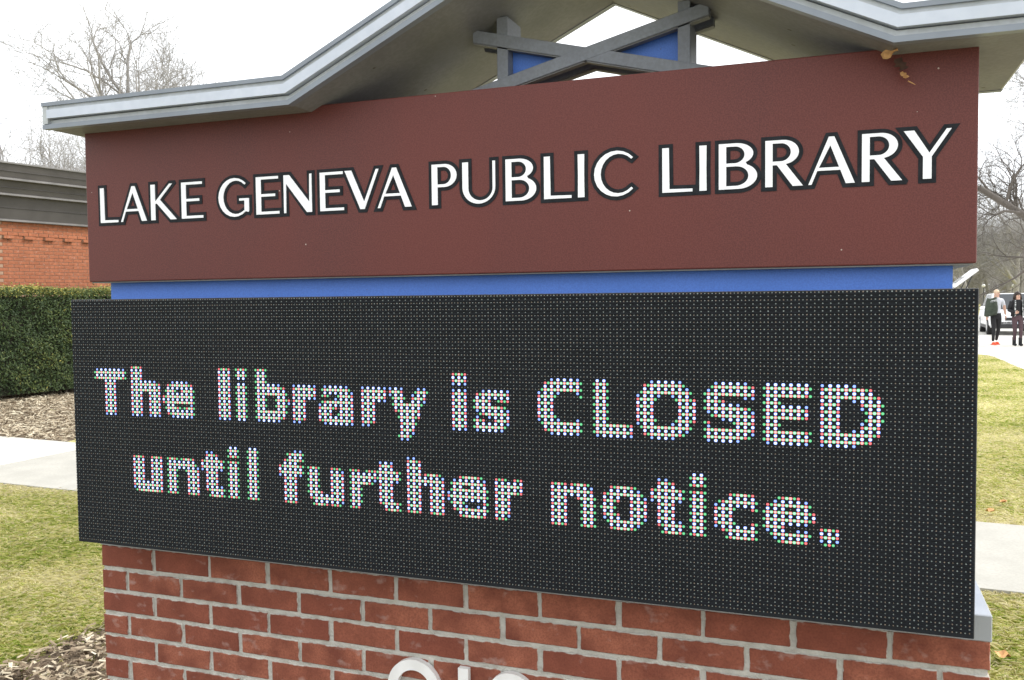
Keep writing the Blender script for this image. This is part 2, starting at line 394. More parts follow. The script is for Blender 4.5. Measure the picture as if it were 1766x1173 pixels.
def place_bricks(y, rot, back=False):
    mbs = []
    for c in range(13):
        zc = ZB - 0.0325 if c == 0 else ZB - 0.071 - COURSE * (c - 0.5)
        if zc < -0.05: break
        xs = []
        if c % 2 == 0:
            k = 0
            while True:
                xc = -BX + 0.0972 + k * PITCH
                if xc + 0.09 > BX + 0.02: break
                xs.append((xc, 0)); k += 1
            last = xs[-1][0] + 0.0972 + 0.011
        else:
            xs.append((-BX + 0.0462, 1)); k = 0
            while True:
                xc = -BX + 0.0924 + 0.0108 + 0.0972 + k * PITCH
                if xc + 0.0972 > BX - 0.02: break
                xs.append((xc, 0)); k += 1
            last = xs[-1][0] + 0.0972 + 0.011
            if BX - last > 0.07: xs.append((BX - 0.0462, 1))
        for xc, hf in xs:
            yield c, xc + (0 if abs(xc) > 1.1 else random.uniform(-0.0018, 0.0018)), zc + random.uniform(-0.001, 0.001), hf
for c, xc, zc, hf in place_bricks(BY0, 0):
    me = random.choice(half) if hf else (random.choice(topb) if c == 0 else random.choice(full))
    link('brick', me, base, loc=(xc, BY0 + 0.045 - SY + random.uniform(-0.0014, 0.0014), zc), rot=(0, random.uniform(-0.006, 0.006), random.uniform(-0.006, 0.006)))
ob = SM()
for c, xc, zc, hf in place_bricks(BY1, 0):
    hx = 0.0462 if hf else 0.0972; ob.box(xc - hx, xc + hx, BY1 - 0.06, BY1, zc - 0.0293, zc + 0.0293)
for sx in (-1, 1):
    for c in range(13):
        zc = ZB - 0.0325 if c == 0 else ZB - 0.071 - COURSE * (c - 0.5)
        ob.box(sx * BX - 0.03 if sx > 0 else sx * BX, sx * BX if sx > 0 else sx * BX + 0.03, BY0 + 0.102, BY1 - 0.072, zc - 0.0293, zc + 0.0293)
o = part('back_and_end_bricks', ob, M['brick'], base, bevel=0.0025, segs=1); tag(o, kind='stuff')
# ---- metal cap on the base
cp = SM(); cp.box(-BX - 0.003, BX + 0.003, BY0 - 0.003, BY1 + 0.003, ZB, ZB + 0.058)
part('base_cap', cp, M['cap'], bevel=0.002, segs=1)

# ---- blue core
bc = SM(); bc.box(-1.143, 1.143, 0.119, 0.401, ZB + 0.05, H0 + 0.07)
part('blue_core', bc, M['blue'])

# ---- LED display (front, lit) and its twin on the back
LW = 1.179
def cabinet(y0, y1, face):
    mb = SM(); mb.box(-LW, LW, y0, y1, H0 - 0.71, H0)
    return mb
disp = part('led_display', cabinet(0.004, 0.121, 0), M['ledframe'], bevel=0.0015, segs=1)
part('led_display', cabinet(0.399, 0.516, 0), M['ledframe'], bevel=0.0015, segs=1)
fc = SM(); fc.box(-LW + 0.002, LW - 0.002, 0.0005, 0.0045, H0 - 0.7085, H0 - 0.0015)
part('screen_face', fc, M['ledface'], disp)
P_ = 0.01578; XR0 = -LW + 0.0130
NROW = 45
def led_z(j): return H0 - (j + 0.5) * P_ / 2 - 0.0002
lv = SM()
for j in range(2 * NROW - 1):
    z = led_z(j) + 0.0034
    if z > H0 - 0.002: continue
    lv.box(-LW + 0.003, LW - 0.003, -0.0022, 0.001, z, z + 0.0011)
tag(part('louvre_fins', lv, M['ledface'], disp, fix=False), kind='stuff')

# LED letters read off the grid: row -> spans of half-columns (R on even, G on odd columns of even rows, B on even columns of odd rows)
def rows(*a):
    d = {}
    for r0, r1, *sp in a:
        for r in range(r0, r1 + 1): d[r] = sp
    return d
GL = {
 'T': rows((1,1,(0,12)),(2,2,(-1,13)),(3,3,(0,12)),(4,4,(-1,13)),(5,17,(4,8))),
 'h': rows((0,4,(0,4)),(5,5,(0,10)),(6,8,(0,12)),(9,17,(0,4),(8,12))),
 'e': rows((5,5,(4,10)),(6,7,(2,12)),(8,8,(1,5),(8,13)),(9,9,(2,12)),(10,10,(0,13)),(11,11,(0,12)),(12,12,(0,13)),(13,13,(2,4),(12,12)),(14,14,(1,7),(9,13)),(15,15,(2,12)),(16,16,(2,13)),(17,17,(4,12))),
 'l': rows((0,17,(0,4))),
 'i': rows((0,3,(-1,3)),(5,17,(-1,3))),
 'b': rows((0,4,(-1,3)),(5,5,(0,8)),(6,7,(-1,10)),(8,8,(-1,11)),(9,9,(0,2),(8,10)),(10,10,(-1,3),(7,12)),(11,11,(0,2),(8,12)),(12,12,(-1,3),(7,11)),(13,13,(0,2),(8,10)),(14,14,(-1,11)),(15,16,(-1,10)),(17,17,(0,8))),
 'r': rows((5,9,(0,8)),(10,16,(0,4)),(17,17,(0,2))),
 'a': rows((5,5,(2,10)),(6,6,(1,11)),(7,7,(2,12)),(8,8,(1,3),(7,12)),(9,9,(6,12)),(10,10,(1,12)),(11,11,(0,12)),(12,12,(0,6),(8,12)),(13,13,(0,4),(8,12)),(14,14,(0,4),(7,12)),(15,16,(0,12)),(17,17,(2,12))),
 'y': rows((5,5,(0,4),(10,12)),(6,6,(0,4),(9,13)),(7,7,(0,4),(8,12)),(8,8,(1,5),(8,12)),(9,9,(2,4),(8,12)),(10,10,(1,11)),(11,12,(2,10)),(13,13,(4,10)),(14,14,(3,10)),(15,15,(4,8)),(16,16,(4,9)),(17,19,(4,8)),(20,20,(3,7)),(21,21,(4,6))),
 'I': rows((0,3,(0,4)),(5,17,(0,4))),
 's': rows((5,5,(2,10)),(6,7,(0,10)),(8,8,(-1,4),(7,10)),(9,9,(0,4)),(10,10,(-1,9)),(11,11,(0,10)),(12,12,(1,10)),(13,13,(0,0),(4,10)),(14,14,(-1,2),(6,10)),(15,15,(0,10)),(16,16,(-1,9)),(17,17,(0,8))),
 'C': rows((1,1,(4,12)),(2,2,(2,13)),(3,3,(2,12)),(4,4,(1,13)),(5,5,(0,6),(12,12)),(6,6,(0,5),(13,13)),(7,11,(0,4)),(12,12,(0,5)),(13,13,(0,6),(12,12)),(14,14,(1,13)),(15,15,(2,12)),(16,16,(2,13)),(17,17,(4,12))),
 'L': rows((1,13,(-1,3)),(14,16,(-1,10)),(17,17,(0,10))),
 'O': rows((1,1,(4,12)),(2,2,(2,13)),(3,3,(2,14)),(4,4,(1,15)),(5,5,(0,6),(10,14)),(6,6,(0,5),(11,16)),(7,11,(0,4),(12,16)),(12,12,(0,5),(11,16)),(13,13,(0,4),(10,14)),(14,14,(1,15)),(15,15,(2,14)),(16,16,(2,13)),(17,17,(4,10))),
 'S': rows((1,1,(2,10)),(2,2,(1,12)),(3,3,(0,12)),(4,4,(-1,12)),(5,5,(0,2),(10,12)),(6,6,(-1,4)),(7,7,(0,8)),(8,8,(-1,11)),(9,9,(0,12)),(10,10,(1,12)),(11,11,(4,12)),(12,12,(-1,0),(7,12)),(13,13,(0,0),(8,12)),(14,14,(-1,12)),(15,15,(0,12)),(16,16,(-1,11)),(17,17,(0,8))),
 'E': rows((1,4,(-1,11)),(5,6,(-1,3)),(7,10,(-1,10)),(11,13,(-1,3)),(14,16,(-1,11)),(17,17,(0,10))),
 'D': rows((1,1,(0,8)),(2,3,(0,12)),(4,4,(0,14)),(5,5,(0,4),(8,14)),(6,6,(0,4),(10,15)),(7,7,(0,4),(10,14)),(8,8,(0,4),(11,15)),(9,9,(0,4),(12,14)),(10,10,(0,4),(11,15)),(11,12,(0,4),(10,14)),(13,13,(0,4),(8,14)),(14,14,(0,14)),(15,16,(0,12)),(17,17,(0,8))),
 '2u': rows((6,14,(0,4),(8,12)),(15,17,(0,12)),(18,18,(1,12))),
 '2n': rows((6,6,(-1,3),(5,10)),(7,7,(0,10)),(8,8,(-1,11)),(9,9,(0,12)),(10,10,(-1,3),(7,12)),(11,18,(-1,3),(8,12))),
 '2t': rows((3,3,(0,2)),(4,5,(0,4)),(6,6,(-2,7)),(7,7,(-2,6)),(8,8,(-2,7)),(9,9,(-2,6)),(10,14,(0,4)),(15,15,(0,6)),(16,16,(0,7)),(17,17,(2,6)),(18,18,(1,7))),
 '2i': rows((1,4,(-1,3)),(6,18,(-1,3))),
 '2l': rows((1,18,(-1,3))),
 '2f': rows((1,1,(4,6)),(2,2,(1,7)),(3,3,(2,6)),(4,4,(0,7)),(5,5,(0,4)),(6,6,(-2,7)),(7,7,(-2,6)),(8,8,(-2,7)),(9,9,(-2,6)),(10,18,(0,4))),
 '2U': rows((6,6,(-1,3),(8,11)),(7,13,(-1,3),(8,12)),(14,14,(-1,4),(8,12)),(15,16,(0,12)),(17,17,(2,12)),(18,18,(1,6),(8,11))),
 '2r': rows((6,6,(-1,2),(5,8)),(7,7,(0,8)),(8,8,(-1,8)),(9,9,(0,8)),(10,10,(-1,7)),(11,17,(-1,3)),(18,18,(-1,2))),
 '2T': rows((3,5,(0,4)),(6,6,(-1,7)),(7,7,(0,6)),(8,8,(-1,7)),(9,9,(0,6)),(10,15,(0,4)),(16,16,(0,7)),(17,17,(2,6)),(18,18,(2,7))),
 '2h': rows((1,1,(0,2)),(2,5,(0,4)),(6,6,(0,4),(6,11)),(7,9,(0,12)),(10,18,(0,4),(8,12))),
 '2e': rows((6,6,(4,11)),(7,7,(2,12)),(8,8,(1,12)),(9,9,(2,4),(8,12)),(10,10,(1,13)),(11,11,(0,12)),(12,12,(0,13)),(13,13,(0,12)),(14,14,(1,5),(12,13)),(15,15,(2,6),(10,12)),(16,16,(2,13)),(17,18,(4,12))),
 '2R': rows((6,6,(0,3),(6,8)),(7,10,(0,8)),(11,17,(0,4)),(18,18,(0,3))),
 '2N': rows((6,6,(0,4),(6,11)),(7,9,(0,12)),(10,10,(0,4),(8,13)),(11,18,(0,4),(9,13))),
 '2o': rows((6,6,(2,9)),(7,7,(2,10)),(8,8,(0,11)),(9,10,(0,4),(8,12)),(11,11,(0,2),(8,12)),(12,12,(-1,3),(8,12)),(13,13,(0,2),(8,12)),(14,15,(0,4),(8,12)),(16,16,(1,11)),(17,17,(2,10)),(18,18,(2,9))),
 '2c': rows((6,7,(4,10)),(8,8,(1,11)),(9,9,(0,10)),(10,10,(0,5),(10,11)),(11,13,(0,4)),(14,14,(0,5),(10,11)),(15,15,(0,10)),(16,16,(2,11)),(17,17,(4,10)),(18,18,(3,11))),
 '2E': rows((6,6,(3,8)),(7,7,(2,10)),(8,8,(0,11)),(9,9,(0,4),(8,10)),(10,10,(-1,12)),(11,11,(0,12)),(12,12,(-1,12)),(13,13,(0,10)),(14,14,(-1,4)),(15,15,(0,4),(8,10)),(16,16,(1,11)),(17,17,(2,10)),(18,18,(3,10))),
 '2.': rows((14,17,(0,4)),(18,18,(1,3))),
}
TXT = [(24, [('T',5),('h',13),('e',20),('l',32),('i',36),('b',40),('r',47),('a',52),('r',60),('y',65),('I',76),('s',80),('C',90),('L',99),('O',105),('S',115),('E',123),('D',130)]),
       (50, [('2u',13),('2n',21),('2t',29),('2i',34),('2l',38),('2f',45),('2U',50),('2r',58),('2T',63),('2h',68),('2e',75),('2R',83),('2N',92),('2o',100),('2t',108),('2i',113),('2c',116),('2E',123),('2.',130)])]
lit = set()
def dome(mb, x, z, r, mi, n=8, y=0.0005, h=0.0016, core=0):
    b = len(mb.v)
    for rr, yy in ((r, y), (r * 0.72, y - h * 0.8)):
        for i in range(n):
            t = 2 * math.pi * i / n; mb.v.append(Vector((x + rr * math.cos(t), yy, z + rr * math.sin(t))) - SO)
    for i in range(n):
        j = (i + 1) % n; mb.f.append([b + i, b + j, b + n + j, b + n + i]); mb.mi.append(mi)
    mb.f.append([b + n + i for i in range(n)]); mb.mi.append(mi + core)
for j0, ls in TXT:
    for key, c0 in ls:
        mb = SM(); on = set(); cells = set()
        for r_, sp in GL[key].items():
            for a, b in sp:
                for c in range(a, b + 1): cells.add((r_, c))
        for r_, c in sorted(cells):
            j = j0 + r_; h = 2 * c0 + c
            if (j % 2 == 1 and c % 2 != 0) or (j, h) in lit: continue
            lit.add((j, h))
            mi = 2 if j % 2 == 1 else (0 if c % 2 == 0 else 1)
            # a lamp shared by four virtual pixels inside a stroke is driven harder than one on its edge
            inner = sum(((r_ + dj, c + dc) in cells) for dj, dc in ((1, 0), (-1, 0), (0, 1), (0, -1), (0, 2), (0, -2))) >= (5 if mi != 2 else 4)
            rr = (0.0039 if inner else 0.0032) * random.uniform(0.96, 1.04)
            dome(mb, XR0 + h * P_ / 2, led_z(j), rr, mi, core=3 if inner else 0)
        part('message_letter', mb, [M['led_red'], M['led_green'], M['led_blue'], M['hot_red'], M['hot_green'], M['hot_blue']], disp, fix=False)
un = SM()
for j in range(2 * NROW - 1):
    for h in range(-1, 2 * 149):
        if j % 2 == 1 and h % 2 != 0: continue
        if (j, h) in lit: continue
        x = XR0 + h * P_ / 2
        if x > LW - 0.002 or x < -LW + 0.003: continue
        dome(un, x, led_z(j), 0.0017 * random.uniform(0.85, 1.15), 1 if (j % 2 == 0 and h % 2 == 0) else 0, n=6)
tag(part('unlit_leds', un, [M['ledoff'], M['ledoffr']], disp, fix=False), kind='stuff')

# ---- maroon header with lettering
HY0, HY1, HZ0, HZ1, HX = 0.0755, 0.4445, H0 + 0.052, H0 + 0.506, 1.183
hd = SM(); hd.box(-HX, HX, HY0, HY1, HZ0, HZ1)
header = part('header_panel', hd, M['red'], bevel=0.003, segs=2)
us = SM(); us.box(-HX + 0.006, HX - 0.006, HY0 + 0.006, HY1 - 0.006, HZ0 - 0.003, HZ0 + 0.004)
part('underside_panel', us, M['soffit'], header)

def arc(cx, cy, rx, ry, a0, a1, n=18):
    return [(cx + rx * math.cos(math.radians(a0 + (a1 - a0) * i / n)), cy + ry * math.sin(math.radians(a0 + (a1 - a0) * i / n))) for i in range(n + 1)]
GLY = {
 'L': (0.66, [[(0,0),(.66,0),(.66,.075),(.165,.085),(.155,1),(0,1)]]),
 'A': (0.96, [[(0,0),(.08,0),(.195,.285),(.655,.285),(.765,0),(.96,0),(.54,1),(.42,1)], [(.235,.36),(.455,.80),(.625,.36)]]),
 'K': (0.92, [[(0,0),(.165,0),(.165,.45),(.215,.46),(.69,0),(.92,0),(.335,.565),(.785,1),(.67,1),(.165,.53),(.165,1),(0,1)]]),
 'E': (0.72, [[(0,0),(.72,0),(.72,.08),(.165,.08),(.165,.465),(.60,.465),(.60,.545),(.165,.545),(.165,.92),(.70,.92),(.70,1),(0,1)]]),
 'G': (1.02, [arc(.53,.5,.53,.525,44,312) + [(.98,.09),(1.0,.12),(1.0,.47),(.68,.47),(.68,.40),(.845,.40),(.845,.13)] + arc(.58,.5,.41,.44,308,47)]),
 'N': (0.86, [[(0,0),(.075,0),(.085,.76),(.70,0),(.86,0),(.86,1),(.785,1),(.775,.28),(.18,1),(0,1)]]),
 'V': (0.98, [[(0,1),(.44,0),(.57,0),(.98,1),(.89,1),(.555,.20),(.205,1)]]),
 'P': (0.68, [[(0,0),(.165,0),(.165,.43),(.33,.43)] + arc(.35,.715,.33,.285,-90,90) + [(0,1)], [(.165,.92),] + arc(.32,.715,.20,.205,90,-90) + [(.165,.51)]]),
 'U': (0.87, [[(0,1)] + [(0,.38)] + arc(.435,.38,.435,.40,180,360) + [(.87,1),(.79,1)] + arc(.478,.36,.312,.29,360,180) + [(.165,1)]]),
 'B': (0.80, [[(0,0),(.40,0)] + arc(.41,.28,.39,.28,-90,62) + arc(.36,.765,.36,.235,-55,90) + [(0,1)], [(.165,.92)] + arc(.33,.745,.20,.175,90,-90) + [(.165,.57)], [(.165,.49)] + arc(.36,.285,.25,.205,90,-90) + [(.165,.08)]]),
 'I': (0.17, [[(0,0),(.17,0),(.165,.5),(.17,1),(0,1),(.005,.5)]]),
 'C': (1.0, [arc(.535,.5,.535,.525,42,318) + [(.885,.19)] + arc(.585,.5,.415,.44,314,46) + [(.885,.81)]]),
 'R': (0.80, [[(0,0),(.165,0),(.165,.46),(.245,.46),(.575,0),(.80,0),(.445,.475)] + arc(.37,.735,.34,.265,-62,90) + [(0,1)], [(.165,.92)] + arc(.33,.735,.20,.185,90,-90) + [(.165,.55)]]),
 'Y': (0.92, [[(.375,0),(.55,0),(.55,.45),(.92,1),(.815,1),(.50,.54),(.215,1),(0,1),(.375,.45)]]),
}
def area(p): return 0.5 * sum(p[i][0] * p[(i + 1) % len(p)][1] - p[(i + 1) % len(p)][0] * p[i][1] for i in range(len(p)))
def clean(p):
    q = [p[0]]
    for a in p[1:]:
        if math.hypot(a[0] - q[-1][0], a[1] - q[-1][1]) > 1e-4: q.append(a)
    if math.hypot(q[0][0] - q[-1][0], q[0][1] - q[-1][1]) < 1e-4: q.pop()
    return q
def offset(p, d, lim=2.2):
    """mitred offset to the right of the travel direction (outward for ccw loops)"""
    n = len(p); r = []
    for i in range(n):
        a = Vector(p[i - 1]); b = Vector(p[i]); c = Vector(p[(i + 1) % n])
        e1 = (b - a).normalized(); e2 = (c - b).normalized()
        n1 = Vector((e1.y, -e1.x)); n2 = Vector((e2.y, -e2.x)); s = n1 + n2
        if s.length < 1e-3: r += [tuple(b + n1 * d), tuple(b + n2 * d)]; continue
        k = 1.0 / max(s.length * 0.5, 1e-3); s.normalize()
        if k > lim and n1.x * n2.y - n1.y * n2.x > 0:
            r += [tuple(b + (n1 * d) + e1 * d * 0.9), tuple(b + (n2 * d) - e2 * d * 0.9)]
        else: r.append(tuple(b + s * d * min(k, lim)))
    return r
def winding(x, y, loops):
    wn = 0
    for p in loops:
        for i in range(len(p)):
            x0, y0 = p[i]; x1, y1 = p[(i + 1) % len(p)]
            if (y0 <= y) != (y1 <= y):
                t = (y - y0) / (y1 - y0)
                if x0 + t * (x1 - x0) > x: wn += 1 if y1 > y0 else -1
    return wn
def fill(loops, y0, y1, mb):
    """solid plate from outer (ccw) and hole (cw) loops, by non-zero winding"""
    vs, es = [], []
    for p in loops:
        b = len(vs); vs += [Vector(q) for q in p]; es += [(b + i, b + (i + 1) % len(p)) for i in range(len(p))]
    V, Ed, F, *_ = delaunay_2d_cdt(vs, es, [], 0, 1e-6)
    keep = []
    for f in F:
        cx = sum(V[i].x for i in f) / len(f); cy = sum(V[i].y for i in f) / len(f)
        if winding(cx, cy, loops) > 0: keep.append(list(f))
    used = {}
    b = len(mb.v)
    def vid(i, s):
        if (i, s) not in used:
            used[(i, s)] = len(mb.v); mb.v.append(Vector((V[i].x, y0 if s == 0 else y1, V[i].y)) - mb.off)
        return used[(i, s)]
    cnt = {}
    for f in keep:
        if area([tuple(V[i]) for i in f]) < 0: f.reverse()
        mb.f.append([vid(i, 0) for i in f]); mb.mi.append(0)
        for i in range(len(f)):
            e = (f[i], f[(i + 1) % len(f)]); cnt[e] = 1
    for (a, c) in cnt:
        if (c, a) not in cnt:
            mb.f.append([vid(a, 0), vid(a, 1), vid(c, 1), vid(c, 0)]); mb.mi.append(0)
CAPH, BASEZ = 0.1025, H0 + 0.2282
LET = [('L',-1.1288,-1.0620),('A',-1.0529,-.9566),('K',-.9422,-.8494),('E',-.8332,-.7579),('G',-.7059,-.6019),('E',-.5811,-.5059),('N',-.4919,-.4032),('E',-.3787,-.3053),('V',-.3034,-.2009),('A',-.2066,-.1070),
       ('P',-.0513,.0185),('U',.0331,.1221),('B',.1482,.2284),('L',.2471,.3171),('I',.3318,.3490),('C',.3716,.4734),('L',.5334,.6033),('I',.6177,.6350),('B',.6609,.7457),('R',.7618,.8429),('A',.8519,.9483),('R',.9605,1.0414),('Y',1.0414,1.1344)]
for idx, (ch, xa, xb) in enumerate(LET):
    wg, loops = GLY[ch]
    dz = -0.004 + 0.0048 * (xa + 1.13) / 2.26
    L2 = []
    for k, p in enumerate(loops):
        p = clean([(xa + q[0] / wg * (xb - xa), BASEZ + dz + q[1] * CAPH) for q in p])
        if (area(p) > 0) != (k == 0): p.reverse()
        L2.append(p)
    mb = SM(); fill([offset(p, 0.0083) for p in L2], HY0 - 0.0012 - 0.00045 * (idx % 2), HY0 + 0.001, mb)
    part('letter_outline', mb, M['outline'], header, fix=False)
    mb = SM(); fill([offset(p, -0.0006) for p in L2], HY0 - 0.0030, HY0, mb)
    part('letter', mb, M['white'], header, fix=False)

# ---- house number on the bricks
def circ(cx, cy, rx, ry, n=40, cw=False):
    p = [(cx + rx * math.cos(2 * math.pi * i / n), cy + ry * math.sin(2 * math.pi * i / n)) for i in range(n)]
    return p[::-1] if cw else p
NZ = H0 - 0.972; st = 0.0285
def numeral(loops):
    mb = SM(); fill(loops, BY0 - 0.016, BY0 + 0.002, mb); part('numeral', mb, M['numeral'], sign, fix=False)
r9 = 0.0775; c9 = (-0.147, NZ - r9)
numeral([circ(c9[0], c9[1], r9, r9), circ(c9[0], c9[1], r9 - st, r9 - st, cw=True),
         [(c9[0] - 0.030, NZ - 0.245), (c9[0] + 0.004, NZ - 0.245), (c9[0] + r9 - 0.001, c9[1] - 0.012), (c9[0] + r9 - 0.022, c9[1] - 0.030), (c9[0] + 0.036, c9[1] - 0.062)]])
numeral([[(-0.0165, NZ - 0.247), (0.0125, NZ - 0.247), (0.0125, NZ - 0.004), (-0.0165, NZ - 0.004)]])
numeral([circ(0.131, NZ - 0.060, 0.064, 0.061), circ(0.131, NZ - 0.060, 0.064 - st, 0.061 - st, cw=True), circ(0.131, NZ - 0.178, 0.076, 0.070), circ(0.131, NZ - 0.178, 0.076 - st, 0.070 - st, cw=True)])

# ---- gull-wing roof
RF = [(-1.228, H0 + 0.488), (-0.400, H0 + 0.488), (0.309, H0 + 0.488 + 0.470 * 0.709), (1.017, H0 + 0.490), (1.290, H0 + 0.490)]
def roof_off(t):
    """the roof line lifted by t at right angles, mitred"""
    r = []
    for i, p in enumerate(RF):
        p = Vector(p)
        ns = []
        if i > 0: d = (p - Vector(RF[i - 1])).normalized(); ns.append(Vector((-d.y, d.x)))
        if i < len(RF) - 1: d = (Vector(RF[i + 1]) - p).normalized(); ns.append(Vector((-d.y, d.x)))
        s = sum(ns, Vector((0, 0))); k = 1.0 / (s.length / len(ns)); s.normalize(); r.append(tuple(p + s * t * k))
    return r
def roof_strip(t0, t1, y0, y1, inset=0.0):
    mb = SM(); a = roof_off(t0); b = roof_off(t1)
    a = [(a[0][0] + inset, a[0][1])] + a[1:-1] + [(a[-1][0] - inset, a[-1][1])]
    b = [(b[0][0] + inset, b[0][1])] + b[1:-1] + [(b[-1][0] - inset, b[-1][1])]
    n = len(a)
    def V3(p, y): return (p[0], y, p[1])
    for i in range(n - 1):
        q = [a[i], a[i + 1], b[i + 1], b[i]]
        mb.face_loop([V3(p, y0) for p in q]); mb.face_loop([V3(p, y1) for p in reversed(q)])
        mb.face_loop([V3(a[i], y1), V3(a[i + 1], y1), V3(a[i + 1], y0), V3(a[i], y0)])
        mb.face_loop([V3(b[i], y0), V3(b[i + 1], y0), V3(b[i + 1], y1), V3(b[i], y1)])
    for i, s in ((0, 1), (n - 1, -1)):
        q = [V3(a[i], y0), V3(b[i], y0), V3(b[i], y1), V3(a[i], y1)]
        mb.face_loop(q if s > 0 else q[::-1])
    return mb
roof = part('roof', roof_strip(0.006, 0.070, -0.010, 0.530, 0.006), M['roofsheet'], smooth=False)
part('soffit', roof_strip(0.0015, 0.0062, -0.012, 0.532, 0.004), M['soffit'], roof)
for sgn in (0, 1):
    def yy(a, b): return (a, b) if sgn == 0 else (0.52 - b, 0.52 - a)
    part('fascia_lip', roof_strip(0.0, 0.0125, *yy(-0.031, -0.008)), M['lip'], roof)
    part('fascia_trim', roof_strip(0.0125, 0.0255, *yy(-0.020, -0.008), 0.001), M['trim'], roof)
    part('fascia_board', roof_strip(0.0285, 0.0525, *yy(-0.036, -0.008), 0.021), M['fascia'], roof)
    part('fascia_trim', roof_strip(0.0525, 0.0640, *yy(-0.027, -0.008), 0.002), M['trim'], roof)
    part('drip_edge', roof_strip(0.0640, 0.0745, *yy(-0.034, -0.004)), M['lip'], roof)
    part('fascia_gap', roof_strip(0.0255, 0.0285, *yy(-0.012, -0.007), 0.003), M['steel'], roof)
    for x0, x1 in ((-1.2275, -1.2085), (1.2705, 1.2895)):
        e = SM(); ya, yb = yy(-0.0305, -0.010); e.box(x0, x1, ya, yb, H0 + 0.5025, H0 + 0.5535); part('corner_trim', e, M['trim'], roof)
for x0, x1 in ((-1.2275, -1.214), (1.276, 1.2895)):
    e = SM(); e.box(x0, x1, -0.010, 0.530, H0 + 0.4915, H0 + 0.5615); part('end_board', e, M['trim'], roof)

# ---- crossed braces, posts and blue infill in the gable
CX, CZ, SLP, TH = 0.316, H0 + 0.600, 0.25, 0.0165
def soffit_z(x):
    if x < 0.309: return H0 + 0.488 + 0.470 * (x + 0.400)
    return H0 + 0.488 + 0.470 * (1.017 - x)
for k, (y0, y1) in enumerate(((0.205, 0.236), (0.284, 0.315))):
    for s in (1, -1):
        xa, xb = CX - 0.43 * s, CX + 0.305 * s
        d = 0.0007 if s > 0 else 0.0
        za, zb = CZ - SLP * 0.43, CZ + SLP * 0.305
        p = [(xa, za - TH), (xb, zb - TH), (xb, zb + TH), (xa, za + TH)]
        if s < 0: p = p[::-1]
        mb = SM(); mb.prism(p, y0 - d, y1 + d); part('brace', mb, M['steel'], bevel=0.0012, segs=1)
        # pale strip under each brace
        q = [(xa, za - TH - 0.003), (xb, zb - TH - 0.003), (xb, zb - TH + 0.001), (xa, za - TH + 0.001)]
        if s < 0: q = q[::-1]
        mb = SM(); mb.prism(q, y0 + 0.004, y1 - 0.004); part('brace_strip', mb, M['soffit'])
for x0, x1 in ((0.077, 0.107), (0.546, 0.576)):
    zt = min(soffit_z(x0), soffit_z(x1)) + 0.006
    mb = SM(); mb.box(x0, x1, 0.209, 0.311, H0 + 0.47, zt); part('post', mb, M['steel'], bevel=0.001, segs=1)
for xs in ((0.1075, CX - 0.01), (0.5455, CX + 0.01)):
    d = abs(xs[0] - CX); p = [(xs[0], CZ - SLP * d), (xs[1], CZ), (xs[0], CZ + SLP * d)]
    if area(p) < 0: p.reverse()
    mb = SM(); mb.prism(p, 0.246, 0.274); part('infill_panel', mb, M['blue'])

# ---- a curled dead leaf caught under the roof, hanging off the header's top edge
def leaf_mesh(L, W, curl, twist, off, base, mb, ang):
    n = 7; ring = []
    ca, sa = math.cos(ang), math.sin(ang)
    for i in range(n + 1):
        t = i / n; wd = W * math.sin(math.pi * min(0.98, t * 0.92 + 0.06)) ** 0.8 * random.uniform(0.55, 1.25)
        a = curl * t
        cxx = L * (math.sin(a) / max(curl, 1e-3)); cyy = -L * (1 - math.cos(a)) / max(curl, 1e-3)
        row = []
        for s in (-1, -0.4, 0.4, 1):
            y = -0.35 * wd * (s * s) + cyy; z = s * wd * random.uniform(0.75, 1.2) + 0.30 * W * math.sin(7 * t + s * 2)
            x = cxx
            row.append(Vector((base[0] + x * ca - z * sa, base[1] + y + off * s, base[2] + x * sa + z * ca)))
        ring.append(row)
    for i in range(n):
        for k in range(3):
            mb.face_loop([ring[i][k], ring[i + 1][k], ring[i + 1][k + 1], ring[i][k + 1]])
M['deadleaf'] = surf('dead_leaf', (0.62, 0.36, 0.14), (0.44, 0.21, 0.075), 0.7, 60, fine=(150, (0.25, 0.12, 0.05), 0.4))
M['deadleaf2'] = surf('dead_leaf_dark', (0.050, 0.026, 0.018), (0.09, 0.045, 0.028), 0.8, 60)
lo = Vector((1.030, HY0 - 0.012, H0 + 0.492))
leaf = empty('dead_leaf', lo); tag(leaf, 'curled orange dead leaf caught between maroon header and roof eave', 'leaf')
mb = MB(off=lo); leaf_mesh(0.048, 0.014, 1.7, 0, 0.004, lo + Vector((-0.032, -0.014, -0.008)), mb, 0.38)
mb.build('leaf_blade', M['deadleaf'], leaf, smooth=True)
mb = MB(off=lo); leaf_mesh(0.040, 0.013, 1.2, 0, 0.003, lo + Vector((0.000, -0.004, -0.012)), mb, -1.25)
mb.build('leaf_blade', M['deadleaf2'], leaf, smooth=True)
mb = MB(off=lo); leaf_mesh(0.028, 0.007, 1.4, 0, 0.003, lo + Vector((0.006, -0.008, -0.042)), mb, -1.0)
mb.tube(lo + Vector((0.018, -0.020, -0.064)), lo + Vector((0.032, -0.016, -0.072)), 0.0013, 0.0008, 5)
mb.build('leaf_tip', M['deadleaf'], leaf, smooth=True)

# ================================================================== library building
WD = Vector((0.15326, 0.98819, 0)); WN = Vector((0.98819, -0.15326, 0))
WP = Vector((-13.76, 11.24, 0))
WRZ = math.atan2(WN.y, WN.x) + math.pi / 2          # local x runs along the wall, local -y faces the lawn
bld = empty('library_building', WP, WRZ)
tag(bld, 'low orange brick building with stepped dark bronze metal roof edge behind the hedge', 'building')
WX0, WX1 = -9.0, 11.0                                # wall extent along its own length
WH = 3.20
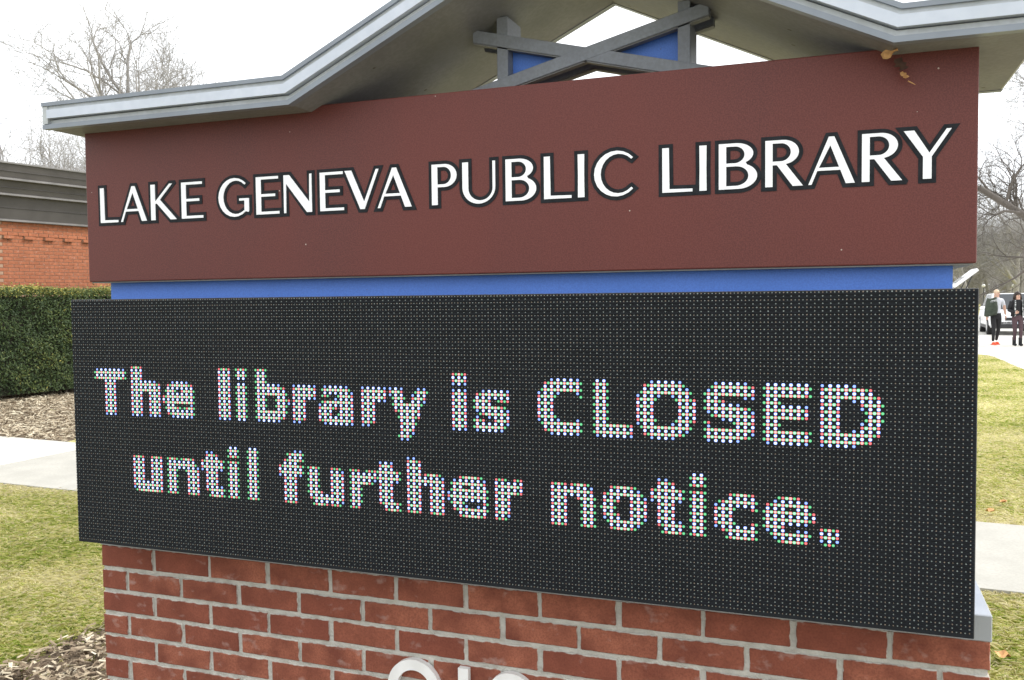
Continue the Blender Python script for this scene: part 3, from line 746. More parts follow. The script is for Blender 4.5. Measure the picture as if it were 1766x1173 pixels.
# find the local coordinates of a point on the wall
def wall_xy(u, v):
    d = ray(u, v); k = (WP - CAM).dot(WN) / d.dot(WN); p = CAM + d * k
    return (p - WP).dot(WD), p.z
wb = MB(); wb.box(WX0, WX1, 0.006, 9.0, 0, WH)
wall = wb.build('wall', M['bmortar'], bld)
bme = [brick_mesh('brick', 0.098, 0.045, 0.029, M['bbrick'], 40 + i) for i in range(4)]
dent_h = wall_xy(75, 270 + 660 / 4.69)[1]
vx0 = wall_xy(-6, 400)[0]; vx1 = wall_xy(196, 400)[0]
cand = []; rest = MB()
ncr = int(WH / 0.0677)
dent_c = int(round((dent_h - 0.034) / 0.0677))
for c in range(ncr):
    z = 0.034 + c * 0.0677; offx = 0.1016 * (c % 2)
    nb = int((WX1 - WX0) / 0.2055)
    for k in range(nb):
        x = WX0 + 0.1 + offx + k * 0.2055
        if x + 0.1 > WX1: continue
        proud = 0.0
        if c == dent_c and k % 2 == 0: proud = -0.055
        if c == dent_c + 1: proud = -0.012
        if vx0 < x < vx1 and z > 1.90: cand.append((x, z, proud))
        else:
            rest.box(x - 0.098, x + 0.098, proud, 0.05 + proud, z - 0.029, z + 0.029)
for x, z, proud in cand[-300:]:
    link('brick', random.choice(bme), wall, loc=(x, 0.045 + proud + random.uniform(-0.001, 0.001), z))
for x, z, proud in cand[:-300]:
    rest.box(x - 0.098, x + 0.098, proud, 0.05 + proud, z - 0.029, z + 0.029)
tag(rest.build('other_bricks', M['bbrick'], wall, fix=False), kind='stuff')
# stepped metal roof edge, three tiers each with a pale drip lip
tiers = [(3.165, 3.63, 0.05), (3.63, 3.90, 0.20), (3.90, 4.20, 0.33)]
for i, (z0, z1, outw) in enumerate(tiers):
    mb = MB()
    for (y0, y1, za, zb) in ((-outw, 0.4, z0 + 0.04, z1),):
        mb.hull8([(WX0 - 0.3, y0, za), (WX1 + 0.3, y0, za), (WX1 + 0.3, y1, za), (WX0 - 0.3, y1, za),
                  (WX0 - 0.3, y0 - 0.03, zb - 0.001 * i), (WX1 + 0.3, y0 - 0.03, zb - 0.001 * i), (WX1 + 0.3, y1, zb - 0.001 * i), (WX0 - 0.3, y1, zb - 0.001 * i)])
    tier = mb.build('roof_fascia', M['bronze'], bld)
    mb = MB(); mb.box(WX0 - 0.32, WX1 + 0.32, -outw - 0.045, 0.39, z0, z0 + 0.045)
    mb.build('drip_lip', M['bronzelip'], tier, bevel=0.008, segs=1)
    zz = z0 + (z1 - z0) * 0.55
    mb = MB(); mb.box(WX0 - 0.31, WX1 + 0.31, -outw - 0.035, 0.38, zz, zz + 0.012)
    mb.build('seam', M['bronze'], tier)
mb = MB(); mb.box(WX0 - 0.36, WX1 + 0.36, -0.40, 8.9, 4.197, 4.235); mb.build('coping', M['bronzelip'], bld, bevel=0.006, segs=1)

# ================================================================== hedge
HP = Vector((-11.9, 9.3, 0)); 
hedge = empty('clipped_hedge', HP, WRZ); tag(hedge, 'long clipped dark green evergreen hedge along the brick building', 'hedge')
HXA, HXB, HW, HH = -3.6, 9.0, 1.1, 1.88
mb = MB(); mb.box(HXA + 0.15, HXB - 0.15, 0.16, HW - 0.16, 0.10, HH - 0.14); mb.build('shade_core', M['hedgecore'], hedge)  # plain box; its near-black colour stands in for shade between the leaves
def lump(a, b):
    return 0.5 * np.sin(a * 2.1 + 1.3 * np.sin(b * 1.7)) + 0.3 * np.sin(a * 5.3 + b * 4.1) + 0.2 * np.sin(b * 7.7 - a * 3.3)
def hedge_leaves():
    P, Nn, T = [], [], []
    def face(n, fn):
        a = rng.random(n); b = rng.random(n); p, nr, t = fn(a, b); P.append(p); Nn.append(nr); T.append(t)
    def front(a, b):
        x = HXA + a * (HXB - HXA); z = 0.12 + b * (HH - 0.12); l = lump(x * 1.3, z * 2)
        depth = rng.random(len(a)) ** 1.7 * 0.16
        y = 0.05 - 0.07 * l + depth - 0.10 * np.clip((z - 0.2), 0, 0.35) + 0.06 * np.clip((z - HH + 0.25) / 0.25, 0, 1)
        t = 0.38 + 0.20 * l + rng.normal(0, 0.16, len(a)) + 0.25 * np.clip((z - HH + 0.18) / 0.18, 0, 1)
        return np.stack([x, y, z], 1), np.tile([0, -1, 0.25], (len(a), 1)), t
    def top(a, b):
        x = HXA + a * (HXB - HXA); y = b * HW; l = lump(x * 1.7, y * 2.5)
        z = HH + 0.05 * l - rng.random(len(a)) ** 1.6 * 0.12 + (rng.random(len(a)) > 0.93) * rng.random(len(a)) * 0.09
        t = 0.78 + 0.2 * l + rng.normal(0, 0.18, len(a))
        return np.stack([x, y, z], 1), np.tile([0, -0.3, 1.0], (len(a), 1)), t
    def back(a, b):
        x = HXA + a * (HXB - HXA); z = 0.12 + b * (HH - 0.12)
        return np.stack([x, HW + 0 * x, z], 1), np.tile([0, 1, 0.25], (len(a), 1)), 0.4 + rng.normal(0, 0.15, len(a))
    def ends(a, b):
        s = np.where(rng.random(len(a)) > 0.5, HXA, HXB); z = 0.12 + b * (HH - 0.12)
        return np.stack([s, a * HW, z], 1), np.stack([np.sign(s - 2), 0 * s, 0.25 + 0 * s], 1), 0.4 + rng.normal(0, 0.15, len(a))
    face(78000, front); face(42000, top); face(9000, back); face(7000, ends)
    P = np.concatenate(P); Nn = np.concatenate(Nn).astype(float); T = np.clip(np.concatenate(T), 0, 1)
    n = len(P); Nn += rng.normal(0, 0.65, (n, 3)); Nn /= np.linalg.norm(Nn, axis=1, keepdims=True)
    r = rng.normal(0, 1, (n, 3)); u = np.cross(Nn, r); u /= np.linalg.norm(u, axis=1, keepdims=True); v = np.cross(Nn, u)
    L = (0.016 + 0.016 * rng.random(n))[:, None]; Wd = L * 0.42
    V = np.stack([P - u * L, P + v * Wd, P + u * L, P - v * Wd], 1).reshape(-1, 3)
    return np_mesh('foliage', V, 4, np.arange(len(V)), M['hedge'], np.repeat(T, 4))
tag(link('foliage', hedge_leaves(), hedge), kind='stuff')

# mulch beds
hb = [(-13.9, 6.05), (-7.6, 5.9), (-8.4, 9.0), (-10.6, 11.5), (-11.0, 20), (-13.3, 20)]
tag(sheet('mulch_bed', hb, 0.004, M['bed']).build('mulch_bed', M['bed'], fix=False), kind='structure')
def in_poly(x, y, poly):
    c = np.zeros(len(x), bool); n = len(poly)
    for i in range(n):
        x0, y0 = poly[i]; x1, y1 = poly[(i + 1) % n]
        k = ((y0 <= y) != (y1 <= y))
        with np.errstate(divide='ignore', invalid='ignore'): t = (y - y0) / (y1 - y0 + 1e-12)
        c ^= k & (x0 + t * (x1 - x0) > x)
    return c
def chips(name, x, y, L, W, T, label):
    n = len(x); az = rng.random(n) * 2 * np.pi; el = rng.normal(0, 0.28, n); roll = rng.normal(0, 0.6, n)
    z = 0.010 + rng.random(n) * 0.035
    d = np.stack([np.cos(az) * np.cos(el), np.sin(az) * np.cos(el), np.sin(el)], 1)
    sv = np.stack([-np.sin(az) * np.cos(roll), np.cos(az) * np.cos(roll), np.sin(roll)], 1)
    up = np.cross(d, sv)
    P = np.stack([x, y, z], 1); d = d * L[:, None]; sv = sv * W[:, None]; up = up * (W * 0.35)[:, None]
    V = np.stack([P - d - sv, P + d - sv * 0.6, P + d * 0.9 + sv * 0.7, P - d + sv, P - d * 0.8 + up, P + d * 0.8 + up], 1).reshape(-1, 3)
    b = np.arange(n)[:, None] * 6
    F = np.concatenate([b + np.array([[0, 1, 5, 4]]), b + np.array([[4, 5, 2, 3]])], 1).ravel()
    o = link(name, np_mesh(name, V, 4, F, M['chips'], np.repeat(T, 6)))
    tag(o, label, 'mulch', kind='stuff')
n = 42000
x = -2.55 + 4.75 * rng.random(n); y = -2.4 + 4.15 * rng.random(n); k = in_poly(x, y, BED); k &= ~((np.abs(x) < 1.23) & (y > 0.13) & (y < 0.39))
k &= (x < -1.2) | (rng.random(n) < 0.45)
x, y = x[k], y[k]; n = len(x)
chips('bark_mulch', x, y, 0.010 + 0.022 * rng.random(n), 0.003 + 0.006 * rng.random(n), np.clip(rng.normal(0.45, 0.25, n), 0, 1), 'brown bark mulch round the foot of the library sign')
n = 30000
x = -14 + 6.4 * rng.random(n); y = 5.9 + 8 * rng.random(n); k = in_poly(x, y, hb); x, y = x[k], y[k]; n = len(x)
chips('bark_mulch', x, y, 0.020 + 0.055 * rng.random(n) ** 2, 0.004 + 0.006 * rng.random(n), np.clip(rng.normal(0.66, 0.22, n), 0, 1), 'pale shredded bark mulch between the hedge and the footpath')

# ================================================================== lawn
def lawn():
    PX, PY = [], []
    def area_pts(n, x0, x1, y0, y1): PX.append(x0 + (x1 - x0) * rng.random(n)); PY.append(y0 + (y1 - y0) * rng.random(n))
    area_pts(190000, -7.5, -2.0, 0.3, 4.3)
    area_pts(36000, 1.0, 3.2, 1.2, 3.6)
    area_pts(80000, 1.2, 4.6, 4.5, 10.5)
    area_pts(60000, 1.6, 4.6, 10.5, 25.3)
    area_pts(40000, -9, 6, -2.8, 12)
    area_pts(14000, -16, 4, 5, 26)
    x = np.concatenate(PX); y = np.concatenate(PY)
    k = ~in_poly(x, y, BED) | (rng.random(len(x)) < 0.03)
    en = 3.39 - 0.0615 * (x - 1.7); ef = 4.97 - 0.094 * (x - 1.9)
    k &= ~((y > en - 0.01 + 0.02 * rng.random(len(x))) & (y < ef + 0.02) & (x < 5) & (x > -13.4))
    k &= ~in_poly(x, y, lot); k &= ~(in_poly(x, y, hb) & (rng.random(len(x)) > 0.02))
    k &= ~((x < -11.0) & (y > 5.5))
    x, y, en, ef = x[k], y[k], en[k], ef[k]; n = len(x)
    dist = np.hypot(x - CAM.x, y - CAM.y)
    sc = np.clip(dist / 7.0, 0.85, 2.6)
    patch = np.sin(x * 2.3 + 1.7 * np.sin(y * 1.9)) * 0.5 + np.sin(x * 5.1 - y * 4.3) * 0.3 + np.sin(y * 7.7 + x * 1.1) * 0.2
    t = np.clip(0.60 - 0.24 * patch + rng.normal(0, 0.24, n), 0, 1)
    edge = np.exp(-np.abs(y - en) / 0.18) + np.exp(-np.abs(y - ef) / 0.25)
    t = np.clip(t + 0.45 * np.clip(edge, 0, 1), 0, 1)
    h = (0.009 + 0.017 * rng.random(n)) * (1 + 0.25 * patch) * np.where(rng.random(n) > 0.95, 1.3, 1.0); wd = 0.0012 * sc * (0.7 + 0.8 * rng.random(n))
    az = rng.random(n) * 2 * np.pi; lean = np.abs(rng.normal(1.0, 0.4, n)) * h * 2.6
    bx = np.cos(az + 1.57) * wd; by = np.sin(az + 1.57) * wd
    mx_ = x + np.cos(az) * lean * 0.4; my_ = y + np.sin(az) * lean * 0.4
    tx = x + np.cos(az) * lean; ty = y + np.sin(az) * lean; tz = h * (0.55 + 0.45 * rng.random(n))
    z0 = np.zeros(n)
    V = np.stack([np.stack([x - bx, y - by, z0], 1), np.stack([x + bx, y + by, z0], 1),
                  np.stack([mx_ + bx * 0.8, my_ + by * 0.8, h * 0.75], 1), np.stack([tx, ty, tz], 1), np.stack([mx_ - bx * 0.8, my_ - by * 0.8, h * 0.75], 1)], 1).reshape(-1, 3)
    b = np.arange(n)[:, None] * 5
    me = np_mesh('lawn_grass', V, 5, (b + np.array([[0, 1, 2, 3, 4]])).ravel(), M['grass'], np.repeat(t, 5))
    o = link('lawn_grass', me); tag(o, 'short half dormant lawn grass beside the footpath', 'grass', kind='stuff')
lawn()
# a few fallen leaves on the lawn
for i, (lx, ly) in enumerate([(1.92, 5.25), (2.05, 5.6), (1.58, 2.35)]):
    mb = MB(off=(lx, ly, 0.04)); c = Vector((lx, ly, 0.04)); a = random.uniform(0, 6.28); s = random.uniform(0.03, 0.05)
    pts = [c + Vector((math.cos(a + t) * s * r_, math.sin(a + t) * s * r_, 0.012 * math.sin(3 * t) + 0.01)) for t, r_ in ((0, 1.2), (0.8, 0.6), (1.6, 0.8), (2.6, 0.5), (3.3, 0.9), (4.2, 0.5), (4.9, 0.8), (5.6, 0.55))]
    for j in range(8): mb.face_loop([c + Vector((0, 0, -0.004)), pts[j], pts[(j + 1) % 8]])
    tag(mb.build('fallen_leaf', M['deadleaf'], smooth=True), 'dry brown leaf lying flat on the lawn grass', 'leaf', 'fallen leaves on the lawn')

# ================================================================== bare trees
def gen_tree(seed, height, r0, spread=0.55, fork=0.22, depth=6, upright=0.35, twig_r=0.006, thin=0.0):
    R = random.Random(seed); segs = []
    def vec(): return Vector((R.gauss(0, 1), R.gauss(0, 1), R.gauss(0, 1)))
    def grow(p, d, L, r, lev):
        if lev >= 3 and R.random() < thin * (lev - 1) / 4: return
        n = 4 if lev < 2 else 3
        for i in range(n):
            d = (d + vec() * (0.10 + 0.05 * lev) + Vector((0, 0, upright * 0.12 * (1 if lev > 0 else 0.3)))).normalized()
            q = p + d * (L / n); r2 = max(r * (0.93 if lev < 2 else 0.84), twig_r * 0.6)
            segs.append((p, q, r, r2, lev)); p, r = q, r2
            if lev < depth and (lev > 0 or i >= 1):
                k = 1 if R.random() < (0.75 if lev else 0.9) else 2
                for _ in range(k):
                    s = d.cross(vec()).normalized()
                    nd = (d * R.uniform(0.45, 0.9) + s * spread * R.uniform(0.9, 1.6) + Vector((0, 0, upright * 0.5))).normalized()
                    grow(p, nd, L * R.uniform(0.52, 0.74), max(r * R.uniform(0.42, 0.62), twig_r * 0.8), lev + 1)
        if lev < depth:
            for _ in range(2):
                s = d.cross(vec()).normalized()
                grow(p, (d + s * spread * R.uniform(0.4, 0.9)).normalized(), L * R.uniform(0.55, 0.75), max(r * 0.72, twig_r * 0.8), lev + 1)
    grow(Vector((0, 0, -0.1)), Vector((R.uniform(-.06, .06), R.uniform(-.06, .06), 1)), height * 0.36, r0, 0)
    return segs
def tree_meshes(segs, mat, tag_):
    res = []; top = max(q[1].z for q in segs)
    segs = [(a / top, b / top, max(r1, 0.0045) / top, max(r2, 0.0045) / top, l) for a, b, r1, r2, l in segs]
    for nm, levs, nsd in (('trunk', (0,), 9), ('limbs', (1, 2), 6), ('twigs', (3, 4, 5, 6, 7), 3)):
        S = [s for s in segs if s[4] in levs]
        if not S: continue
        A = np.array([s[0] for s in S]); B = np.array([s[1] for s in S]); ra = np.array([s[2] for s in S]); rb = np.array([s[3] for s in S])
        d = B - A; d /= np.linalg.norm(d, axis=1, keepdims=True); B = B + d * (rb * 0.4)[:, None]
        o = np.where(np.abs(d[:, 2:3]) < 0.9, np.array([[0, 0, 1.0]]), np.array([[1.0, 0, 0]]))
        u = np.cross(d, o); u /= np.linalg.norm(u, axis=1, keepdims=True); v = np.cross(d, u)
        ang = np.arange(nsd) * 2 * np.pi / nsd
        ca, sa = np.cos(ang), np.sin(ang)
        ringA = A[:, None] + (u[:, None] * ca[None, :, None] + v[:, None] * sa[None, :, None]) * ra[:, None, None]
        ringB = B[:, None] + (u[:, None] * ca[None, :, None] + v[:, None] * sa[None, :, None]) * rb[:, None, None]
        V = np.concatenate([ringA, ringB], 1).reshape(-1, 3); n = len(S)
        i = np.arange(nsd); j = (i + 1) % nsd
        q = np.stack([i, j, j + nsd, i + nsd], 1).ravel()
        F = (np.arange(n)[:, None] * 2 * nsd + q[None]).ravel()
        res.append((nm, np_mesh('tree_' + nm, V, 4, F, mat)))
    return res
M['bark_haze'] = surf('bark_haze_grey', (0.34, 0.325, 0.315), (0.26, 0.25, 0.24), 0.9, 6, stretch=(1, 1, 0.2))  # distance haze and sky glare put into the bark colour
KINDS = [tree_meshes(gen_tree(11, 13, 0.22, 0.55, depth=5, upright=0.45), M['bark'], 'a'),
         tree_meshes(gen_tree(23, 15, 0.34, 0.75, depth=5, upright=0.18), M['bark'], 'b'),
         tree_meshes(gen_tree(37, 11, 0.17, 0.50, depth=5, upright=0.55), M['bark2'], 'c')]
KINDS += [None] * 0
SPARSE = [tree_meshes(gen_tree(sd0, 13, r0_, sp_, depth=5, upright=up_, twig_r=0.004, thin=th_), M['bark_haze'], 's') for sd0, r0_, sp_, up_, th_ in ((11, 0.20, 0.6, 0.45, 0.10), (82, 0.17, 0.7, 0.35, 0.22), (37, 0.18, 0.55, 0.5, 0.14))]
KINDS += [tree_meshes(gen_tree(51, 13, 0.24, 0.65, depth=5, upright=0.3), M['bark_haze'], 'd'), tree_meshes(gen_tree(64, 13, 0.30, 0.6, depth=5, upright=0.4), M['bark_haze'], 'e')]
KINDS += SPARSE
def tree(kind, loc, rz, s, label, group):
    t = empty('bare_tree', loc, rz); t.scale = (s, s, s); tag(t, label, 'tree', group)
    for nm, me in KINDS[kind]: link(nm, me, t)
    return t
def at_px(u, k):
    p = depth_at(u, 510, k); return (p.x, p.y, 0)
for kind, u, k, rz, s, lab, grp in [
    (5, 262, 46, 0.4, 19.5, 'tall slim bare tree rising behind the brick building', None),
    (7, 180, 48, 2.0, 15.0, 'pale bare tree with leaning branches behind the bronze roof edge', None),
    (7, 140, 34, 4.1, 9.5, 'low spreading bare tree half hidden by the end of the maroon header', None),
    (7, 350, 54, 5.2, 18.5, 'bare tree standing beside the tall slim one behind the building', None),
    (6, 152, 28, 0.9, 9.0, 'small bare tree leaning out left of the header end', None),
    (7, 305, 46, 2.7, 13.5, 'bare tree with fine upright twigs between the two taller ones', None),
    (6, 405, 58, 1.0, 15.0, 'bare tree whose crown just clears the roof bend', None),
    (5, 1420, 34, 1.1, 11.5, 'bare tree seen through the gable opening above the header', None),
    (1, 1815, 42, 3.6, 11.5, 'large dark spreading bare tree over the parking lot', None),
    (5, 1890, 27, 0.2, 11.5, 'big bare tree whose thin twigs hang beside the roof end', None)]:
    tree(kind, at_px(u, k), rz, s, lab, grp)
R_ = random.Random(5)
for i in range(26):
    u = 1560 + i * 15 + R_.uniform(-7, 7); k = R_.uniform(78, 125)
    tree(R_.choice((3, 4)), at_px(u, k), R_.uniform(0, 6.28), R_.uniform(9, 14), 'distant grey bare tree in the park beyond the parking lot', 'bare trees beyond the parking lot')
# thicket of thin saplings closing the view
def thicket():
    V, F = [], []; n = 5200
    P = np.array([at_px(1450 + 650 * a, 128 + 25 * b) for a, b in zip(rng.random(n), rng.random(n))])
    h = 2 + 5.5 * rng.random(n); r = 0.02 + 0.05 * rng.random(n)
    dx = rng.normal(0, 1.3, n); dy = rng.normal(0, 1.3, n); zb = rng.random(n) ** 2 * 3
    ang = np.arange(3) * 2 * np.pi / 3
    A = np.stack([P[:, 0], P[:, 1], zb], 1); B = A + np.stack([dx, dy, h], 1)
    rg = np.stack([np.cos(ang), np.sin(ang), 0 * ang], 1)
    V = np.concatenate([A[:, None] + rg[None] * r[:, None, None], B[:, None] + rg[None] * r[:, None, None] * 0.25], 1).reshape(-1, 3)
    q = np.array([0, 1, 4, 3, 1, 2, 5, 4, 2, 0, 3, 5]); F = (np.arange(n)[:, None] * 6 + q[None]).ravel()
    o = link('far_thicket', np_mesh('far_thicket', V, 4, F, M['bark_haze'])); tag(o, 'grey leafless thicket closing the far side of the park', 'thicket', kind='stuff')
thicket()

# ================================================================== people
M['skin'] = surf('skin', (0.58, 0.36, 0.27), (0.54, 0.33, 0.25), 0.5, 20)
M['scalp'] = surf('pale_hair', (0.66, 0.50, 0.36), (0.58, 0.42, 0.30), 0.6, 60)
M['shirt'] = surf('white_shirt', (0.66, 0.67, 0.72), (0.58, 0.59, 0.64), 0.8, 12)
M['black'] = surf('black_cloth', (0.018, 0.018, 0.02), (0.012, 0.012, 0.014), 0.8, 20)
M['plum'] = surf('plum_cloth', (0.085, 0.050, 0.058), (0.065, 0.038, 0.045), 0.8, 20)
M['orange'] = surf('orange_shoe', (0.85, 0.11, 0.03), (0.75, 0.09, 0.03), 0.5, 30)
M['greencoat'] = surf('green_coat', (0.055, 0.070, 0.050), (0.035, 0.045, 0.033), 0.8, 16)
M['coatlining'] = surf('pale_lining', (0.55, 0.56, 0.56), (0.08, 0.09, 0.09), 0.8, 22, lo=0.45, hi=0.55)
M['darkhair'] = surf('dark_hair', (0.020, 0.013, 0.010), (0.03, 0.018, 0.013), 0.45, 60)
M['dark'] = surf('eye_dark', (0.02, 0.015, 0.012), None, 0.4, 30)
M['lips'] = surf('lips', (0.42, 0.16, 0.13), None, 0.5, 30)

def skin_mesh(verts, edges, radii, root=0, sub=2):
    me = bpy.data.meshes.new('tmp'); me.from_pydata(verts, edges, [])
    ob = bpy.data.objects.new('tmp', me); COL.objects.link(ob)
    sk = ob.modifiers.new('s', 'SKIN'); sk.use_smooth_shade = True
    sv = me.skin_vertices[0].data
    for i, r in enumerate(radii):
        sv[i].radius = r if isinstance(r, tuple) else (r, r); sv[i].use_root = (i == root)
    ss = ob.modifiers.new('u', 'SUBSURF'); ss.levels = sub; ss.render_levels = sub
    dg = bpy.context.evaluated_depsgraph_get(); dg.update()
    res = bpy.data.meshes.new_from_object(ob.evaluated_get(dg))
    bpy.data.objects.remove(ob); return res

def person(name_label, loc, rz, H, joints, regions, mats, extras):
    root = empty('person', loc, rz); tag(root, name_label, 'person', None)
    order = list(joints); V = [joints[k][0] for k in order]; Rr = [joints[k][1] for k in order]
    E_ = [(order.index(joints[k][2]), order.index(k)) for k in order if joints[k][2]]
    me = skin_mesh([tuple(v) for v in V], E_, Rr)
    mb = MB(); mb.v = [v.co.copy() for v in me.vertices]; mb.f = [list(p.vertices) for p in me.polygons]
    mb.mi = [regions(p.center) for p in me.polygons]
    bpy.data.meshes.remove(me)
    extras(mb)
    o = mb.build('body', mats, root, smooth=True, fix=False)
    return root
def hand(mb, w_, d, side, mi, curl=0.5):
    """palm plus five separate fingers; w_ wrist, d pointing direction, side: thumb direction"""
    d = Vector(d).normalized(); s = Vector(side).normalized(); nrm = d.cross(s)
    mb.ball(w_ + d * 0.045, 0.045, 8, 6, mi, sc=(0.62, 0.62, 1.0))
    for k, (ln, off) in enumerate(((0.072, 0.026), (0.080, 0.009), (0.074, -0.009), (0.058, -0.026))):
        a = w_ + d * 0.078 + s * off; b = a + d * ln * 0.5 + nrm * ln * 0.12; c = b + d * ln * 0.38 + nrm * ln * 0.32 * curl
        mb.tube(a, b, 0.0095, 0.009, 6, mi); mb.tube(b, c, 0.009, 0.007, 6, mi)
    a = w_ + d * 0.03 + s * 0.030; b = a + d * 0.030 + s * 0.028; c = b + d * 0.030 + nrm * 0.008
    mb.tube(a, b, 0.012, 0.010, 6, mi); mb.tube(b, c, 0.010, 0.008, 6, mi)
def face(mb, c, yaw, mi_skin, mi_dark, mi_lip, r=0.095):
    """eyes, nose, mouth and ears on a head centred at c, looking along -Y turned by yaw"""
    ca, sa = math.cos(yaw), math.sin(yaw)
    def L(x, y, z): return c + Vector((x * ca - y * sa, x * sa + y * ca, z))
    for s in (-1, 1):
        mb.ball(L(s * 0.031, -0.081, 0.012), 0.0095, 8, 5, mi_dark)
        mb.tube(L(s * 0.018, -0.088, 0.030), L(s * 0.046, -0.080, 0.031), 0.004, 0.003, 5, mi_dark)
        mb.ball(L(s * 0.078, 0.0, -0.004), 0.027, 8, 6, mi_skin, sc=(0.35, 0.7, 1.1))
    mb.tube(L(0, -0.088, 0.020), L(0, -0.112, -0.022), 0.008, 0.015, 6, mi_skin)
    mb.tube(L(-0.022, -0.088, -0.052), L(0.022, -0.088, -0.052), 0.006, 0.006, 6, mi_lip)
VV = Vector
def man():
    loc = ground_at(1717, 595); yaw = math.radians(14)
    J = {'pel': (VV((0, 0, .93)), (.150, .105), None), 'sp': (VV((0, .01, 1.12)), (.140, .098), 'pel'), 'ch': (VV((0, 0, 1.32)), (.168, .110), 'sp'),
         'nk': (VV((0, 0, 1.47)), (.062, .062), 'ch'), 'hd': (VV((.006, -.015, 1.565)), (.074, .086), 'nk'), 'ht': (VV((.008, -.008, 1.655)), (.075, .086), 'hd'),
         'sl': (VV((-.185, 0, 1.41)), .064, 'ch'), 'el': (VV((-.262, .03, 1.15)), .046, 'sl'), 'wl': (VV((-.295, -.06, .93)), .032, 'el'),
         'sr': (VV((.185, 0, 1.41)), .064, 'ch'), 'er': (VV((.265, .05, 1.16)), .046, 'sr'), 'wr': (VV((.285, .00, .93)), .032, 'er'),
         'hl': (VV((-.088, 0, .87)), .098, 'pel'), 'kl': (VV((-.100, -.10, .50)), .062, 'hl'), 'al': (VV((-.105, -.06, .10)), .044, 'kl'),
         'hr': (VV((.088, 0, .87)), .098, 'pel'), 'kr': (VV((.085, .02, .49)), .062, 'hr'), 'ar': (VV((.080, .16, .12)), .044, 'kr')}
    def reg(c):
        if c.z > 1.47: return 0
        if c.z < 0.95 and abs(c.x) < 0.22: return 2
        if abs(c.x) > 0.215 and c.z < 1.24: return 0
        if c.z < 0.985 and abs(c.x) < 0.22: return 2
        return 1
    def ex(mb):
        face(mb, VV((.007, -.010, 1.60)), 0.5, 0, 3, 4)
        hand(mb, VV((-.297, -.065, .92)), (-.02, -.22, -1), (.4, -.9, 0), 0); hand(mb, VV((.287, -.002, .92)), (.03, -.15, -1), (-.4, -.9, 0), 0)
    root = person('man in white shirt and black trousers with orange shoes carrying a dark green coat', (loc.x, loc.y, 0.008), yaw, 1.72, J, reg, [M['skin'], M['shirt'], M['black'], M['dark'], M['lips']], ex)
    mb = MB(); mb.ball((.008, .006, 1.648), .089, 12, 8, 0, sc=(.93, 1.02, 1.0)); mb.build('hair', M['scalp'], root, smooth=True)
    for s, a in ((-1, VV((-.105, -.06, 0))), (1, VV((.080, .16, 0)))):
        mb = MB(); mb.ball(a + VV((0, -.07, .045)), .075, 10, 6, 0, sc=(.62, 1.75, .62)); mb.box(a.x - .045, a.x + .045, a.y - .19, a.y + .065, 0.0, .028); mb.build('shoe', M['orange'], root, smooth=False, bevel=0.006)
    # coat slung over his right arm and shoulder
    mb = MB(); cols = []
    for i in range(9):
        t = i / 8; z = 1.47 - 0.56 * t; row = []
        for j in range(9):
            a = math.radians(-20 + 200 * j / 8); rx = 0.135 + 0.035 * math.sin(t * 3.1) + 0.008 * math.sin(j * 2.1 + i); ry = 0.15 + 0.02 * math.sin(j * 1.7 + t * 5)
            row.append(VV((-0.135 - 0.035 * t - rx * math.cos(a) * (0.75 + 0.4 * t) * (1 if j else 1), -0.02 - ry * math.sin(a), z - 0.03 * math.sin(j * 0.8))))
        cols.append(row)
    for i in range(8):
        for j in range(8): mb.face_loop([cols[i][j], cols[i][j + 1], cols[i + 1][j + 1], cols[i + 1][j]], 1 if (i == 1 and 2 < j < 7) else 0)
    o = mb.build('coat', [M['greencoat'], M['coatlining']], root, smooth=True)
    sd_ = o.modifiers.new('t', 'SOLIDIFY'); sd_.thickness = 0.02
